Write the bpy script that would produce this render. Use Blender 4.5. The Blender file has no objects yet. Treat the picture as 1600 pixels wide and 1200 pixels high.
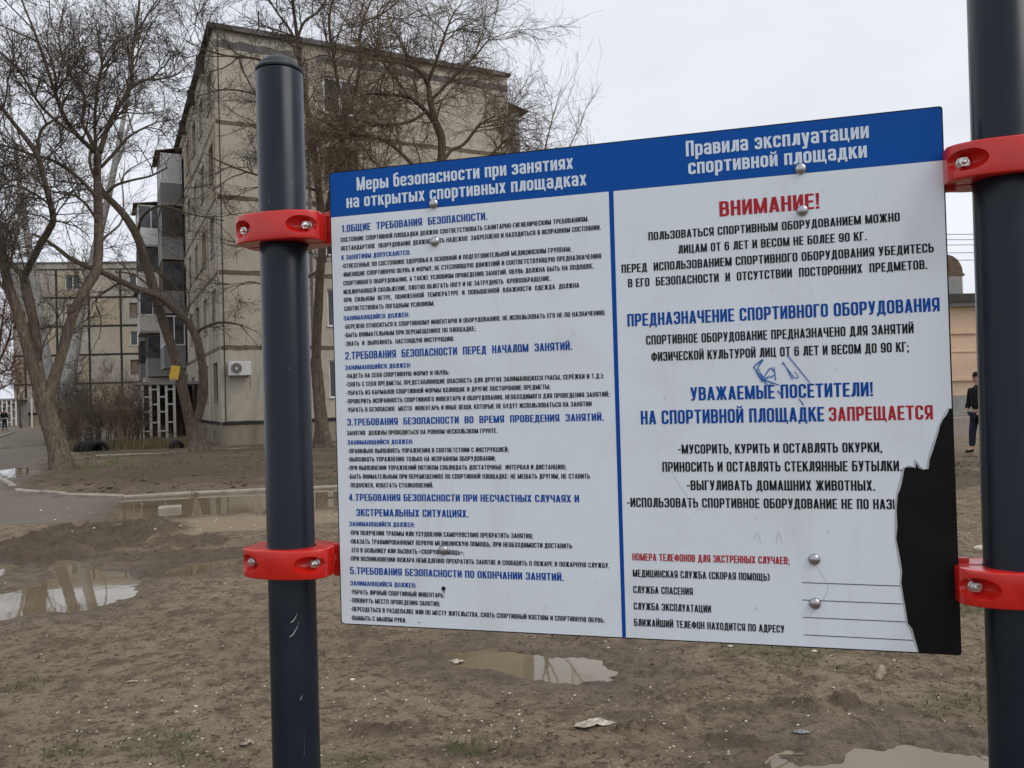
import bpy, bmesh, math, random
import numpy as np
from mathutils import Vector, Matrix
from mathutils.geometry import delaunay_2d_cdt
random.seed(7); RNG = np.random.default_rng(7)
S = bpy.context.scene
COL = S.collection
# ------------------------------------------------------------------ camera, sky, sun, exposure
F_PX, ROLL, PITCH = 1280.0, 0.028, 0.0156
_c = math.sqrt(1 - ROLL * ROLL)
_R = np.array([1.0, 0, 0]); _F = np.array([0, math.cos(PITCH), math.sin(PITCH)]); _U = np.array([0, -math.sin(PITCH), math.cos(PITCH)])
CX = _c * _R - ROLL * _U; CY = ROLL * _R + _c * _U; EYE = np.array([0, 0, 1.55])
cam = bpy.data.cameras.new('camera'); camo = bpy.data.objects.new('camera', cam); COL.objects.link(camo)
cam.sensor_width = 36.0; cam.lens = F_PX / 1600 * 36.0; cam.clip_start = 0.05; cam.clip_end = 3000
camo.matrix_world = Matrix(((CX[0], CY[0], -_F[0], EYE[0]), (CX[1], CY[1], -_F[1], EYE[1]), (CX[2], CY[2], -_F[2], EYE[2]), (0, 0, 0, 1)))
S.camera = camo
SUN_EL, SUN_ROT = math.radians(48), math.radians(120)      # hidden sun, up to the right and behind
W = bpy.data.worlds.new('World'); S.world = W; W.use_nodes = True
nt = W.node_tree; nt.nodes.clear()
out = nt.nodes.new('ShaderNodeOutputWorld'); bg = nt.nodes.new('ShaderNodeBackground'); bg.inputs['Strength'].default_value = 0.1
sky = nt.nodes.new('ShaderNodeTexSky'); sky.sky_type = 'NISHITA'; sky.sun_disc = False
sky.sun_elevation = SUN_EL; sky.sun_rotation = SUN_ROT; sky.dust_density = 4
tc = nt.nodes.new('ShaderNodeTexCoord'); mp = nt.nodes.new('ShaderNodeMapping'); mp.inputs['Scale'].default_value = (1.2, 1.2, 3.0)
nz = nt.nodes.new('ShaderNodeTexNoise'); nz.inputs['Scale'].default_value = 1.6; nz.inputs['Detail'].default_value = 6; nz.inputs['Roughness'].default_value = .5
cr = nt.nodes.new('ShaderNodeValToRGB')
cr.color_ramp.elements[0].position = .3; cr.color_ramp.elements[0].color = (5.5, 5.75, 6.3, 1)
cr.color_ramp.elements[1].position = .72; cr.color_ramp.elements[1].color = (7.2, 7.4, 7.9, 1)
mix = nt.nodes.new('ShaderNodeMixRGB'); mix.inputs[0].default_value = .93          # thick overcast over the clear sky
nt.links.new(tc.outputs['Generated'], mp.inputs[0]); nt.links.new(mp.outputs[0], nz.inputs['Vector']); nt.links.new(nz.outputs[0], cr.inputs[0])
nt.links.new(sky.outputs[0], mix.inputs[1]); nt.links.new(cr.outputs[0], mix.inputs[2]); nt.links.new(mix.outputs[0], bg.inputs['Color']); nt.links.new(bg.outputs[0], out.inputs[0])
sl = bpy.data.lights.new('sun', 'SUN'); sl.energy = 1.1; sl.angle = math.radians(35); sl.color = (1, .97, .93)
slo = bpy.data.objects.new('sun', sl); COL.objects.link(slo)
_sd = Vector((math.sin(SUN_ROT) * math.cos(SUN_EL), math.cos(SUN_ROT) * math.cos(SUN_EL), math.sin(SUN_EL)))
slo.rotation_euler = _sd.to_track_quat('Z', 'Y').to_euler()
S.view_settings.view_transform = 'Standard'; S.view_settings.look = 'None'; S.view_settings.exposure = 0.46; S.view_settings.gamma = 1.0
S.view_settings.use_curve_mapping = False

# ------------------------------------------------------------------ placing helpers (measured sight lines -> real points)
def ray(x, y): return (x - 800) / F_PX * CX + (600 - y) / F_PX * CY + _F
def G(x, y, z=0.0):
    r = ray(x, y); return EYE + r * ((z - EYE[2]) / r[2])
def P(x, y, d):
    r = ray(x, y); return EYE + r * (d / r[1])

# ------------------------------------------------------------------ materials
MATS = {}
class NT:
    def __init__(s, name):
        s.m = bpy.data.materials.new(name); s.m.use_nodes = True; s.t = s.m.node_tree; s.b = s.t.nodes['Principled BSDF']
        s._n = s.t.nodes; s._l = s.t.links
    def n(s, typ, **k):
        a = s._n.new('ShaderNode' + typ)
        for q, v in k.items(): setattr(a, q, v)
        return a
    def l(s, a, b): s._l.new(a, b)
    def coord(s, scale=(1, 1, 1), obj=True, rot=(0, 0, 0)):
        if obj: o = s.n('TexCoord').outputs['Object']
        else: o = s.n('NewGeometry').outputs['Position']
        m = s.n('Mapping'); m.inputs['Scale'].default_value = scale; m.inputs['Rotation'].default_value = rot; s.l(o, m.inputs[0]); return m.outputs[0]
    def noise(s, vec, scale, detail=4, rough=.55, dist=0):
        a = s.n('TexNoise'); a.inputs['Scale'].default_value = scale; a.inputs['Detail'].default_value = detail
        a.inputs['Roughness'].default_value = rough; a.inputs['Distortion'].default_value = dist; s.l(vec, a.inputs['Vector']); return a.outputs[0]
    def ramp(s, fac, stops, interp='LINEAR'):
        a = s.n('ValToRGB'); e = a.color_ramp.elements; a.color_ramp.interpolation = interp
        while len(e) < len(stops): e.new(.5)
        for i, (p, c) in enumerate(stops):
            e[i].position = p; c = (c, c, c) if isinstance(c, (int, float)) else c; e[i].color = (*c, 1)
        s.l(fac, a.inputs[0]); return a.outputs[0]
    def mix(s, fac, a, b, mode='MIX'):
        m = s.n('MixRGB', blend_type=mode)
        for i, v in enumerate((fac, a, b)):
            if isinstance(v, (int, float)): m.inputs[i].default_value = v if i == 0 else (v, v, v, 1)
            elif isinstance(v, tuple): m.inputs[i].default_value = (*v, 1)
            else: s.l(v, m.inputs[i])
        return m.outputs[0]
    def bump(s, h, strength=.3, dist=.02, prev=None):
        b = s.n('Bump'); b.inputs['Strength'].default_value = strength; b.inputs['Distance'].default_value = dist
        s.l(h, b.inputs['Height']); s.l(prev or b.outputs[0], s.b.inputs['Normal']) if prev else s.l(b.outputs[0], s.b.inputs['Normal'])
        return b
    def set(s, **k):
        for q, v in k.items():
            q = {'color': 'Base Color', 'rough': 'Roughness', 'metal': 'Metallic', 'spec': 'Specular IOR Level', 'ior': 'IOR', 'coat': 'Coat Weight', 'coatr': 'Coat Roughness'}[q]
            if isinstance(v, tuple): v = (*v, 1)
            if isinstance(v, (int, float, tuple)): s.b.inputs[q].default_value = v
            else: s.l(v, s.b.inputs[q])
        return s

def mat_plain(name, c, rough=.6, metal=0, var=.15, scale=8, bump=.15, bscale=60, bdist=.003, spec=.2, coat=0, obj=True):
    s = NT(name); v = s.coord(obj=obj)
    n = s.noise(v, scale, 5)
    lo = tuple(x * (1 - var) for x in c); hi = tuple(min(1, x * (1 + var)) for x in c)
    s.set(color=s.ramp(n, [(.3, lo), (.7, hi)]), rough=rough, metal=metal, spec=spec, coat=coat)
    if bump: s.bump(s.noise(v, bscale, 3), bump, bdist)
    MATS[name] = s.m; return s.m

def mat_plaster(name, c, dirt=(.16, .14, .11), scale=1.0, stain=.5):
    s = NT(name); v = s.coord(obj=False)
    n1 = s.noise(v, .35 * scale, 6, .6, .4); n2 = s.noise(v, 3.5 * scale, 6, .65); n3 = s.noise(v, 30 * scale, 4, .7)
    vs = s.coord((1.0, 1.0, .3), obj=False); n4 = s.noise(vs, 1.0 * scale, 7, .75, .6)
    lo = tuple(x * .82 for x in c); hi = tuple(min(1, x * 1.12) for x in c)
    col = s.ramp(n1, [(.3, lo), (.7, hi)])
    col = s.mix(s.ramp(n2, [(.45, 0.0), (.75, .45)]), col, tuple(x * .75 for x in c))
    col = s.mix(s.ramp(n4, [(.5, 0.0), (.74, stain)]), col, dirt)
    col = s.mix(s.ramp(n3, [(.55, 0.0), (.7, .22)]), col, tuple(min(1, x * 1.3) for x in c))
    s.set(color=col, rough=.95, spec=.08)
    s.bump(s.mix(.5, n3, n2), .5, .012)
    MATS[name] = s.m; return s.m

def mat_bark(name, c1, c2, sc=1.0, spots=None, depth=.02, wet=0):
    s = NT(name); v = s.coord((9 * sc, 9 * sc, 1.4 * sc), obj=False); v2 = s.coord(obj=False)
    n = s.noise(v, 1.6, 8, .7, 1.2); n2 = s.noise(v2, 1.1, 4)
    col = s.ramp(n, [(.33, tuple(x * .35 for x in c1)), (.47, c1), (.68, c2)])
    col = s.mix(s.ramp(n2, [(.35, 0.0), (.7, .5)]), col, tuple(x * .65 for x in c1))
    if spots:
        vv = s.coord((3, 3, 9), obj=False); n3 = s.noise(vv, 2.0, 5, .7)
        col = s.mix(s.ramp(n3, [(.56, 0.0), (.62, .9)]), col, spots)
    s.set(color=col, rough=.95, spec=.06); s.bump(n, 1.0, depth)
    MATS[name] = s.m; return s.m

mat_plaster('beige_plaster', (.42, .385, .315))
mat_plaster('warm_plaster', (.38, .33, .245))
mat_plaster('tan_plaster', (.42, .31, .19), stain=.35)
mat_plaster('cream_plaster', (.36, .33, .275))
mat_plaster('peach_plaster', (.62, .45, .31), dirt=(.42, .38, .33), stain=.5)
mat_plaster('plinth_concrete', (.27, .235, .18), dirt=(.10, .085, .065), stain=.8)
mat_plaster('grey_concrete', (.29, .285, .27), dirt=(.1, .1, .09), stain=.7)
mat_plaster('white_brick_wall', (.55, .52, .47), stain=.5)
mat_plaster('balcony_grey', (.23, .23, .225), stain=.8)
mat_plaster('balcony_white', (.62, .62, .62), dirt=(.3, .29, .27), stain=.5)
mat_plaster('kerb_concrete', (.33, .30, .25), dirt=(.12, .1, .08), stain=.8, scale=4)
mat_plain('joint_brown', (.13, .105, .075), .85, var=.35, scale=5, bump=.4, bdist=.01)
mat_plain('joint_grey', (.115, .112, .11), .8, var=.25, scale=5, bump=.3, bdist=.01)
mat_plain('joint_black', (.025, .024, .023), .7, var=.3, scale=3)
mat_plain('roof_dark', (.06, .056, .052), .9, var=.3, scale=4)
mat_plain('rust_roof', (.12, .09, .06), .85, var=.4, scale=4)
mat_plain('slate_roof', (.13, .125, .12), .85, var=.25, scale=3)
mat_plain('white_frame', (.72, .73, .73), .45, var=.06, scale=6, bump=0)
mat_plain('old_white_paint', (.62, .61, .58), .75, var=.25, scale=9, bump=.4, bdist=.008)
mat_plain('brown_frame', (.10, .075, .055), .7, var=.3, scale=9)
mat_plain('dark_interior', (.012, .013, .015), .9, bump=0)
mat_plain('curtain_red', (.18, .05, .035), .9, var=.4, scale=10)
mat_plain('curtain_brown', (.16, .12, .09), .9, var=.3, scale=4)
s = NT('window_glass'); v = s.coord(obj=False); n = s.noise(v, 2.5, 3)
s.set(color=s.ramp(n, [(.35, (.012, .014, .017)), (.7, (.05, .055, .06))]), rough=.06, spec=.6); s.bump(s.noise(v, 1.2, 2), .06, .02); MATS['window_glass'] = s.m
s = NT('loggia_glass'); v = s.coord(obj=False); n = s.noise(v, 1.5, 4)
s.set(color=s.ramp(n, [(.35, (.02, .023, .027)), (.7, (.10, .11, .12))]), rough=.12, spec=.5); MATS['loggia_glass'] = s.m
mat_bark('bark_brown', (.13, .103, .078), (.25, .205, .158), 1.3, depth=.05)
mat_bark('bark_dark', (.10, .08, .06), (.17, .135, .10), 1.3, depth=.02)
mat_bark('bark_pale', (.36, .36, .34), (.48, .48, .46), .8, spots=(.06, .055, .05), depth=.008)
mat_plain('twig_dark', (.10, .082, .064), .85, var=.3, scale=2, bump=0, obj=False)
mat_plain('twig_brown', (.17, .128, .083), .85, var=.35, scale=2, bump=0, obj=False)
mat_plain('twig_light', (.20, .165, .12), .85, var=.3, scale=2, bump=0, obj=False)
mat_plain('twig_red', (.15, .085, .055), .85, var=.3, scale=2, bump=0, obj=False)
mat_plain('grass_green', (.085, .10, .042), .7, var=.4, scale=3, bump=0, obj=False)
mat_plain('dry_grass', (.19, .155, .085), .8, var=.3, scale=6, bump=0, obj=False)
mat_plain('pebble_pale', (.50, .46, .38), .75, var=.35, scale=25, bump=0, obj=False)
mat_plain('clod_earth', (.105, .08, .056), .95, var=.4, scale=12, bump=.6, bscale=90, bdist=.006, obj=False)
mat_plain('tyre_rubber', (.018, .018, .018), .85, var=.3, scale=6)
mat_plain('weathered_wood', (.26, .21, .15), .85, var=.45, scale=18, bump=.6, bdist=.004)
mat_plain('dirty_plastic', (.40, .355, .29), .5, var=.45, scale=30, bump=.4, bscale=30, bdist=.006)
mat_plain('steel_grey', (.32, .32, .33), .5, metal=.4, var=.2, scale=8)
mat_plain('ac_white', (.62, .62, .60), .5, var=.1, scale=6, bump=0)
mat_plain('ac_dark', (.05, .05, .05), .5, bump=0)
mat_plain('yellow_card', (.55, .36, .06), .6, var=.2, scale=12)
mat_plain('cloth_black', (.012, .012, .015), .9, var=.4, scale=20, bump=.5, bscale=40, bdist=.01)
mat_plain('cloth_navy', (.018, .022, .04), .9, var=.4, scale=20, bump=.5, bscale=40, bdist=.01)
mat_plain('skin', (.45, .27, .2), .6, var=.06, bump=0)
mat_plain('shoe_black', (.01, .01, .01), .5, bump=0)

# ------------------------------------------------------------------ object helpers
def tag(o, label=None, cat=None, group=None, kind=None):
    if label: o['label'] = label
    if cat: o['category'] = cat
    if group: o['group'] = group
    if kind: o['kind'] = kind
    return o
def empty(name, loc=(0, 0, 0), rz=0.0):
    o = bpy.data.objects.new(name, None); o.location = loc; o.rotation_euler = (0, 0, rz); o.empty_display_size = .2
    COL.objects.link(o); return o
def mesh_np(name, verts, faces, mat, smooth=True, n=None):
    """verts (N,3), faces (M,k) arrays with constant k (fast path)"""
    me = bpy.data.meshes.new(name); verts = np.asarray(verts, dtype=np.float32); faces = np.asarray(faces, dtype=np.int32)
    k = faces.shape[1]
    me.vertices.add(len(verts)); me.vertices.foreach_set('co', verts.ravel())
    me.loops.add(faces.size); me.loops.foreach_set('vertex_index', faces.ravel())
    me.polygons.add(len(faces)); me.polygons.foreach_set('loop_start', np.arange(0, faces.size, k, dtype=np.int32))
    me.polygons.foreach_set('loop_total', np.full(len(faces), k, dtype=np.int32))
    me.polygons.foreach_set('use_smooth', np.full(len(faces), smooth))
    me.update(calc_edges=True)
    if mat: me.materials.append(MATS[mat])
    return me
def link(name, me, parent=None):
    o = bpy.data.objects.new(name, me); COL.objects.link(o)
    if parent: o.parent = parent
    return o
class MB:
    def __init__(s, fn=None): s.v = []; s.f = []; s.fn = fn
    def add(s, vs, fs):
        b = len(s.v); s.v += [tuple(s.fn(*p)) if s.fn else tuple(p) for p in vs]; s.f += [tuple(b + i for i in q) for q in fs]; return s
    def box(s, x0, x1, y0, y1, z0, z1):
        return s.add([(x, y, z) for z in (z0, z1) for y in (y0, y1) for x in (x0, x1)],
                     [(0, 2, 3, 1), (4, 5, 7, 6), (0, 1, 5, 4), (2, 6, 7, 3), (0, 4, 6, 2), (1, 3, 7, 5)])
    def tube(s, pts, rad, n=12, cap=True):
        pts = [np.array(p, float) for p in pts]; rad = rad if hasattr(rad, '__len__') else [rad] * len(pts); vs = []
        for i, p in enumerate(pts):
            d = pts[min(i + 1, len(pts) - 1)] - pts[max(i - 1, 0)]; d /= np.linalg.norm(d) + 1e-9
            ref = np.array([0, 0, 1.]) if abs(d[2]) < .9 else np.array([1., 0, 0])
            a = np.cross(d, ref); a /= np.linalg.norm(a); b = np.cross(d, a)
            vs += [p + rad[i] * (a * math.cos(t) + b * math.sin(t)) for t in [2 * math.pi * k / n for k in range(n)]]
        fs = [(i * n + k, i * n + (k + 1) % n, (i + 1) * n + (k + 1) % n, (i + 1) * n + k) for i in range(len(pts) - 1) for k in range(n)]
        if cap: fs += [tuple(range(n))[::-1], tuple((len(pts) - 1) * n + k for k in range(n))]
        return s.add(vs, fs)
    def prism(s, poly, y0, y1):      # poly in x,z extruded along y
        n = len(poly); vs = [(x, y0, z) for x, z in poly] + [(x, y1, z) for x, z in poly]
        return s.add(vs, [tuple(range(n)), tuple(range(2 * n - 1, n - 1, -1))] + [(i, i + n, (i + 1) % n + n, (i + 1) % n) for i in range(n)])
    def prismz(s, poly, z0, z1):     # poly in x,y extruded along z
        n = len(poly); vs = [(x, y, z0) for x, y in poly] + [(x, y, z1) for x, y in poly]
        return s.add(vs, [tuple(range(n)), tuple(range(2 * n - 1, n - 1, -1))] + [(i, i + n, (i + 1) % n + n, (i + 1) % n) for i in range(n)])
    def mesh(s, name, mat, smooth=False, bevel=0, seg=2):
        bm = bmesh.new(); vs = [bm.verts.new(p) for p in s.v]
        for f in s.f:
            try: bm.faces.new([vs[i] for i in f])
            except ValueError: pass
        bmesh.ops.recalc_face_normals(bm, faces=bm.faces)
        if bevel: bmesh.ops.bevel(bm, geom=[e for e in bm.edges if e.calc_face_angle(0) > .6], offset=bevel, segments=seg, profile=.5, affect='EDGES')
        me = bpy.data.meshes.new(name); bm.to_mesh(me); bm.free()
        if smooth:
            for p in me.polygons: p.use_smooth = True
            if smooth == 'auto': me.set_sharp_from_angle(angle=math.radians(38))
        me.materials.append(MATS[mat]); return me
    def build(s, name, mat, parent=None, **k): return link(name, s.mesh(name, mat, **k), parent)
def dup(o, parent=None):
    c = o.copy(); COL.objects.link(c); c.parent = parent
    for ch in [x for x in bpy.data.objects if x.parent is o]: dup(ch, c)
    return c

# ------------------------------------------------------------------ numpy noise
def _h(ix, iy, sd):
    h = (ix.astype(np.int64) * 374761393 + iy.astype(np.int64) * 668265263 + sd * 974634777) & 0xffffffff
    h = ((h ^ (h >> 13)) * 1274126177) & 0xffffffff
    return ((h ^ (h >> 16)) & 0xffff) / 65535.0
def vnoise(x, y, sd=0):
    ix = np.floor(x); iy = np.floor(y); fx = x - ix; fy = y - iy; fx = fx * fx * (3 - 2 * fx); fy = fy * fy * (3 - 2 * fy)
    a = _h(ix, iy, sd); b = _h(ix + 1, iy, sd); c = _h(ix, iy + 1, sd); d = _h(ix + 1, iy + 1, sd)
    return (a * (1 - fx) + b * fx) * (1 - fy) + (c * (1 - fx) + d * fx) * fy
def fbm(x, y, sd=0, o=4, g=.5):
    s = 0; a = 1; t = 0
    for i in range(o): s = s + a * vnoise(x * 2 ** i + 17.3 * i, y * 2 ** i - 9.1 * i, sd + i); t += a; a *= g
    return s / t
def sm(a, b, x): t = np.clip((x - a) / (b - a), 0, 1); return t * t * (3 - 2 * t)
# ------------------------------------------------------------------ ground
def blob(px, py, rx, ry, st=1.0, rot=0.0):
    g = G(px, py); d = g[1]; return (g[0], g[1], rx * d / F_PX, ry * d * d / (1.55 * F_PX), st, rot)
def blobs(X, Y, L, warp=.5, sd=3):
    r = np.zeros_like(X)
    for cx, cy, rx, ry, st, rot in L:
        m = (np.abs(X - cx) < 2.4 * max(rx, ry)) & (np.abs(Y - cy) < 2.4 * max(rx, ry))
        if not m.any(): continue
        x = X[m] - cx; y = Y[m] - cy
        if rot: x, y = x * math.cos(rot) + y * math.sin(rot), -x * math.sin(rot) + y * math.cos(rot)
        sc = 2.5 / max(.15, min(rx, ry))
        w = (fbm(X[m] * sc, Y[m] * sc, sd, 4) - .5) * 2 * warp
        d = np.sqrt((x / rx) ** 2 + (y / ry) ** 2) + w
        r[m] = np.maximum(r[m], st * sm(1.15, .75, d))
    return r
def inpoly(X, Y, poly):
    r = np.zeros(X.shape, bool); n = len(poly)
    for i in range(n):
        x0, y0 = poly[i]; x1, y1 = poly[(i + 1) % n]
        c = ((y0 > Y) != (y1 > Y)) & (X < (x1 - x0) * (Y - y0) / (y1 - y0 + 1e-12) + x0); r ^= c
    return r
def edge_dist(X, Y, poly):
    d = np.full(X.shape, 1e9); n = len(poly)
    for i in range(n):
        a = np.array(poly[i]); b = np.array(poly[(i + 1) % n]); ab = b - a; L = ab @ ab + 1e-12
        t = np.clip(((X - a[0]) * ab[0] + (Y - a[1]) * ab[1]) / L, 0, 1)
        d = np.minimum(d, np.hypot(X - a[0] - t * ab[0], Y - a[1] - t * ab[1]))
    return np.where(inpoly(X, Y, poly), -d, d)
def gp(L): return [tuple(G(x, y)[:2]) for x, y in L]
PUD = [  # outline on the ground, edge softness, kind
    (gp([(-60, 1000), (0, 972), (60, 955), (140, 960), (205, 935), (228, 905), (225, 892), (150, 888), (90, 872), (70, 905), (20, 925), (-60, 940)]), .10),
    (gp([(-60, 897), (0, 878), (34, 876), (30, 890), (0, 902), (-60, 910)]), .05),
    (gp([(250, 898), (310, 876), (380, 868), (410, 872), (390, 886), (330, 898), (280, 902)]), .09),
    (gp([(690, 1022), (760, 1012), (860, 1022), (960, 1030), (985, 1050), (960, 1070), (880, 1070), (800, 1060), (715, 1040)]), .10),
    (gp([(1200, 1215), (1240, 1180), (1330, 1163), (1430, 1166), (1520, 1180), (1620, 1195), (1620, 1300), (1200, 1300)]), .09),
    (gp([(165, 812), (185, 795), (200, 783), (300, 776), (420, 769), (530, 765), (700, 757), (900, 748), (900, 775), (700, 786), (530, 792), (420, 801), (300, 806), (215, 816)]), .12),
    (gp([(0, 765), (60, 738), (40, 730), (0, 735), (-60, 740), (-80, 765)]), .12),
]
GRASS = [blob(*a) for a in ((150, 728, 60, 6), (250, 733, 70, 5), (110, 690, 25, 12), (520, 752, 30, 6, .8), (20, 1175, 45, 18, .8), (110, 1178, 40, 14, .6), (60, 1075, 60, 14, .55),
      (240, 1170, 60, 22, .6), (560, 1165, 40, 14, .7), (550, 1190, 60, 14, .7), (1200, 1020, 110, 14, .7), (1080, 1015, 50, 8, .6), (1320, 1050, 30, 8, .7), (1500, 955, 70, 20, 1), (1490, 1110, 80, 22, .5),
      (1450, 905, 80, 18, .9), (1250, 1035, 60, 10, .7), (200, 700, 70, 8, .9), (760, 1175, 60, 14, .5), (330, 1190, 60, 20, .5), (900, 740, 300, 10, .6), (1250, 800, 200, 20, .5))]
DARK = [blob(*a) for a in ((300, 742, 260, 12, 1), (400, 722, 260, 9, .9), (120, 760, 80, 8, .7),(120, 850, 130, 28, .9), (330, 880, 120, 22, .6), (200, 735, 220, 12, .7), (300, 750, 200, 14, .8), (520, 780, 60, 10, .8), (450, 712, 200, 12, .7), (220, 770, 160, 6, .5), (230, 815, 60, 10, .8),
      (1230, 880, 200, 30, .4), (1000, 830, 300, 20, .4), (1350, 745, 200, 25, .8), (1240, 1105, 40, 12, .9), (1150, 1165, 40, 10, .9), (1330, 1110, 30, 8, .8), (590, 1150, 30, 8, .9), (700, 1180, 60, 8, .7), (1000, 1130, 60, 8, .5), (100, 1010, 60, 6, .5), (300, 960, 40, 5, .6), (180, 1040, 30, 5, .6), (1460, 1060, 40, 8, .6), (1520, 745, 60, 25, .9), (600, 1150, 80, 12, .6), (560, 995, 80, 6, .5), (1150, 1110, 60, 10, .6), (1400, 1120, 60, 10, .5), (850, 1180, 120, 14, .5), (620, 735, 300, 12, .6))]
MUD = [blob(*a) for a in ((130, 842, 110, 16, 1), (215, 835, 70, 20, 1), (60, 865, 70, 10, .9), (300, 850, 60, 12, .8), (250, 873, 80, 8, .7), (560, 778, 60, 6, 1), (440, 803, 40, 5, .8), (1240, 1105, 36, 9, .8), (1185, 1170, 30, 8, .7), (600, 1152, 34, 7, .7), (1000, 1150, 40, 6, .6), (1320, 1105, 25, 7, .7), (760, 1178, 40, 6, .6), (560, 993, 40, 4, .6), (900, 1000, 60, 5, .5), (100, 1010, 30, 4, .5), (330, 975, 30, 3, .5))]
ASPH = gp([(-400, 860), (-200, 845), (0, 822), (110, 812), (185, 800), (200, 783), (120, 779), (30, 775), (5, 757), (60, 722), (120, 700), (165, 690), (180, 670), (60, 668), (-60, 667), (-300, 690), (-700, 760)])
SAND = [blob(*a) for a in ((340, 820, 170, 14, .9), (480, 810, 100, 10, .8), (120, 840, 30, 12, .6), (50, 715, 50, 8, .5), (70, 752, 45, 5, .8), (700, 900, 400, 40, .3))]
_pr = random.Random(4); PRINTS = []
for _i in range(26):
    _y = _pr.uniform(3.2, 12); _x = _pr.uniform(-.62, .62) * _y; _a = _pr.uniform(-.6, 2.2)
    for _k in range(3): PRINTS.append((_x + _k * .62 * math.cos(_a) + (_k % 2) * .12, _y + _k * .62 * math.sin(_a), _a + _pr.uniform(-.15, .15), _pr.uniform(.006, .013)))
def ground_fields(X, Y):
    R = np.hypot(X, Y)
    asp_d = edge_dist(X, Y, ASPH); asp = sm(.35, -.15, asp_d + (fbm(X * 1.3, Y * 1.3, 8, 4) - .5) * 1.2)
    street = sm(24, 25.2, Y + (fbm(X, Y, 81, 3) - .5) * .8) * sm(5, 8, X) * sm(58, 56, Y)
    asp = np.maximum(asp, street * .9)
    grass = blobs(X, Y, GRASS, .7, 21) * sm(.35, .62, fbm(X * 3, Y * 3, 5, 4)); dark = blobs(X, Y, DARK, .6, 31); sand = blobs(X, Y, SAND, .5, 41)
    far = sm(38, 60, R); grass = np.maximum(grass, far * .55 * sm(.45, .6, fbm(X * .2, Y * .2, 6, 4)) * (1 - asp))
    band = sm(14.3, 15.5, Y) * sm(34, 29, Y) * sm(-16, -12, X) * sm(12, 8, X) * (1 - asp) * (.45 + .55 * sm(.38, .6, fbm(X * .35, Y * 1.8, 91, 4)))
    dark = np.maximum(dark, band * .95)
    z = .011 * fbm(X * .9, Y * .9, 1, 3)
    fine = np.clip((26 - R) / 14, .15, 1)
    z += fine * (1 - .75 * asp) * (.016 * fbm(X * 4.5, Y * 4.5, 2, 4, .6) + .007 * np.abs(fbm(X * 17, Y * 17, 9, 3, .6) - .5) * 2 * (1 + 1.5 * dark))
    lump = sm(.46, .68, fbm(X * 3.2, Y * 3.2, 11, 4)) * (.008 + .075 * blobs(X, Y, [blob(120, 850, 130, 28, .9), blob(330, 880, 120, 22, .6)], .5, 33))
    z += lump * (1 - asp)
    mud = blobs(X, Y, MUD, .5, 37); z += mud * (1 - asp) * (.055 * sm(.42, .68, fbm(X * 7, Y * 7, 23, 4, .6)) + .02 * np.abs(fbm(X * 19, Y * 19, 24, 3) - .5) * 2); dark = np.maximum(dark, mud * .95)
    z += fine * (1 - asp) * dark * .022 * sm(.45, .75, fbm(X * 9, Y * 9, 19, 3))
    # wheel ruts running across beyond the kerb
    rut = blobs(X, Y, [blob(260, 745, 300, 22), blob(420, 712, 280, 12)], .3, 51)
    ph = (Y + .13 * X) * 5.2 + 2.2 * fbm(X * .35, Y * 1.2, 14, 3)
    z += rut * .09 * (np.sin(ph) * .5 + .5) * (.6 + .8 * fbm(X * .8, Y * 2, 15, 3))
    # tyre tread near the left puddle
    a = blobs(X, Y, [blob(110, 880, 90, 30)], .3, 52); u = X * .8 + Y * .6; w_ = -X * .6 + Y * .8
    z += a * .018 * (np.sin(u * 32) > 0) * sm(.35, .1, np.abs(np.mod(w_ + .2 * fbm(u, u * 0, 3), 1.1) - .55))
    for fx, fy, fa, fd in PRINTS:
        q = (np.abs(X - fx) < .35) & (np.abs(Y - fy) < .35)
        if q.any():
            x = X[q] - fx; y = Y[q] - fy; u = x * math.cos(fa) + y * math.sin(fa); w_ = -x * math.sin(fa) + y * math.cos(fa)
            e_ = np.sqrt((u / .15) ** 2 + (w_ / (.052 - .012 * np.sign(u))) ** 2); z[q] += -fd * sm(1.05, .8, e_) * (.75 + .25 * np.sign(np.sin(u * 150))) + fd * .6 * np.exp(-((e_ - 1.2) / .16) ** 2)
    wet = np.zeros_like(X)
    for poly, soft in PUD:
        d = edge_dist(X, Y, poly) + (fbm(X * 2.2, Y * 2.2, 61, 5, .6) - .5) * soft * 5
        m = sm(soft, -soft, d); z = z * (1 - m * .6) - m * .017 + m * (1 - .6 * m) * (fbm(X * 7, Y * 7, 65, 4, .6) - .5) * .058; wet = np.maximum(wet, sm(soft * 5 + .12, 0, d))
    return z, asp, grass, dark, sand, wet
# polar sheet, finest where the ground is seen close by, reaching the horizon
rr = [0.0, .6, 1.2, 1.8]; r = 2.2
while r < 48: rr.append(r); r *= 1.0052 if r < 30 else 1.012
while r < 2500: rr.append(r); r *= 1.16
rr = np.array(rr); aa = np.concatenate([np.linspace(-180, -40, 30)[:-1], np.linspace(-40, 40, 470), np.linspace(40, 180, 30)[1:]])
A_, R_ = np.meshgrid(np.radians(aa), rr); GX = R_ * np.sin(A_); GY = R_ * np.cos(A_)
fl = [q.ravel() for q in ground_fields(GX, GY)]
nr, na = GX.shape; idx = np.arange(nr * na).reshape(nr, na)
faces = np.stack([idx[:-1, :-1], idx[:-1, 1:], idx[1:, 1:], idx[1:, :-1]], -1).reshape(-1, 4)
s = NT('ground_mud'); v = s.coord(obj=False)
at = s.n('Attribute', attribute_name='zone'); sp = s.n('SeparateColor'); s.l(at.outputs['Color'], sp.inputs[0]); zA, zG, zD = sp.outputs
at2 = s.n('Attribute', attribute_name='zone_b'); sp2 = s.n('SeparateColor'); s.l(at2.outputs['Color'], sp2.inputs[0]); zS, zW, _ = sp2.outputs
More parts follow.
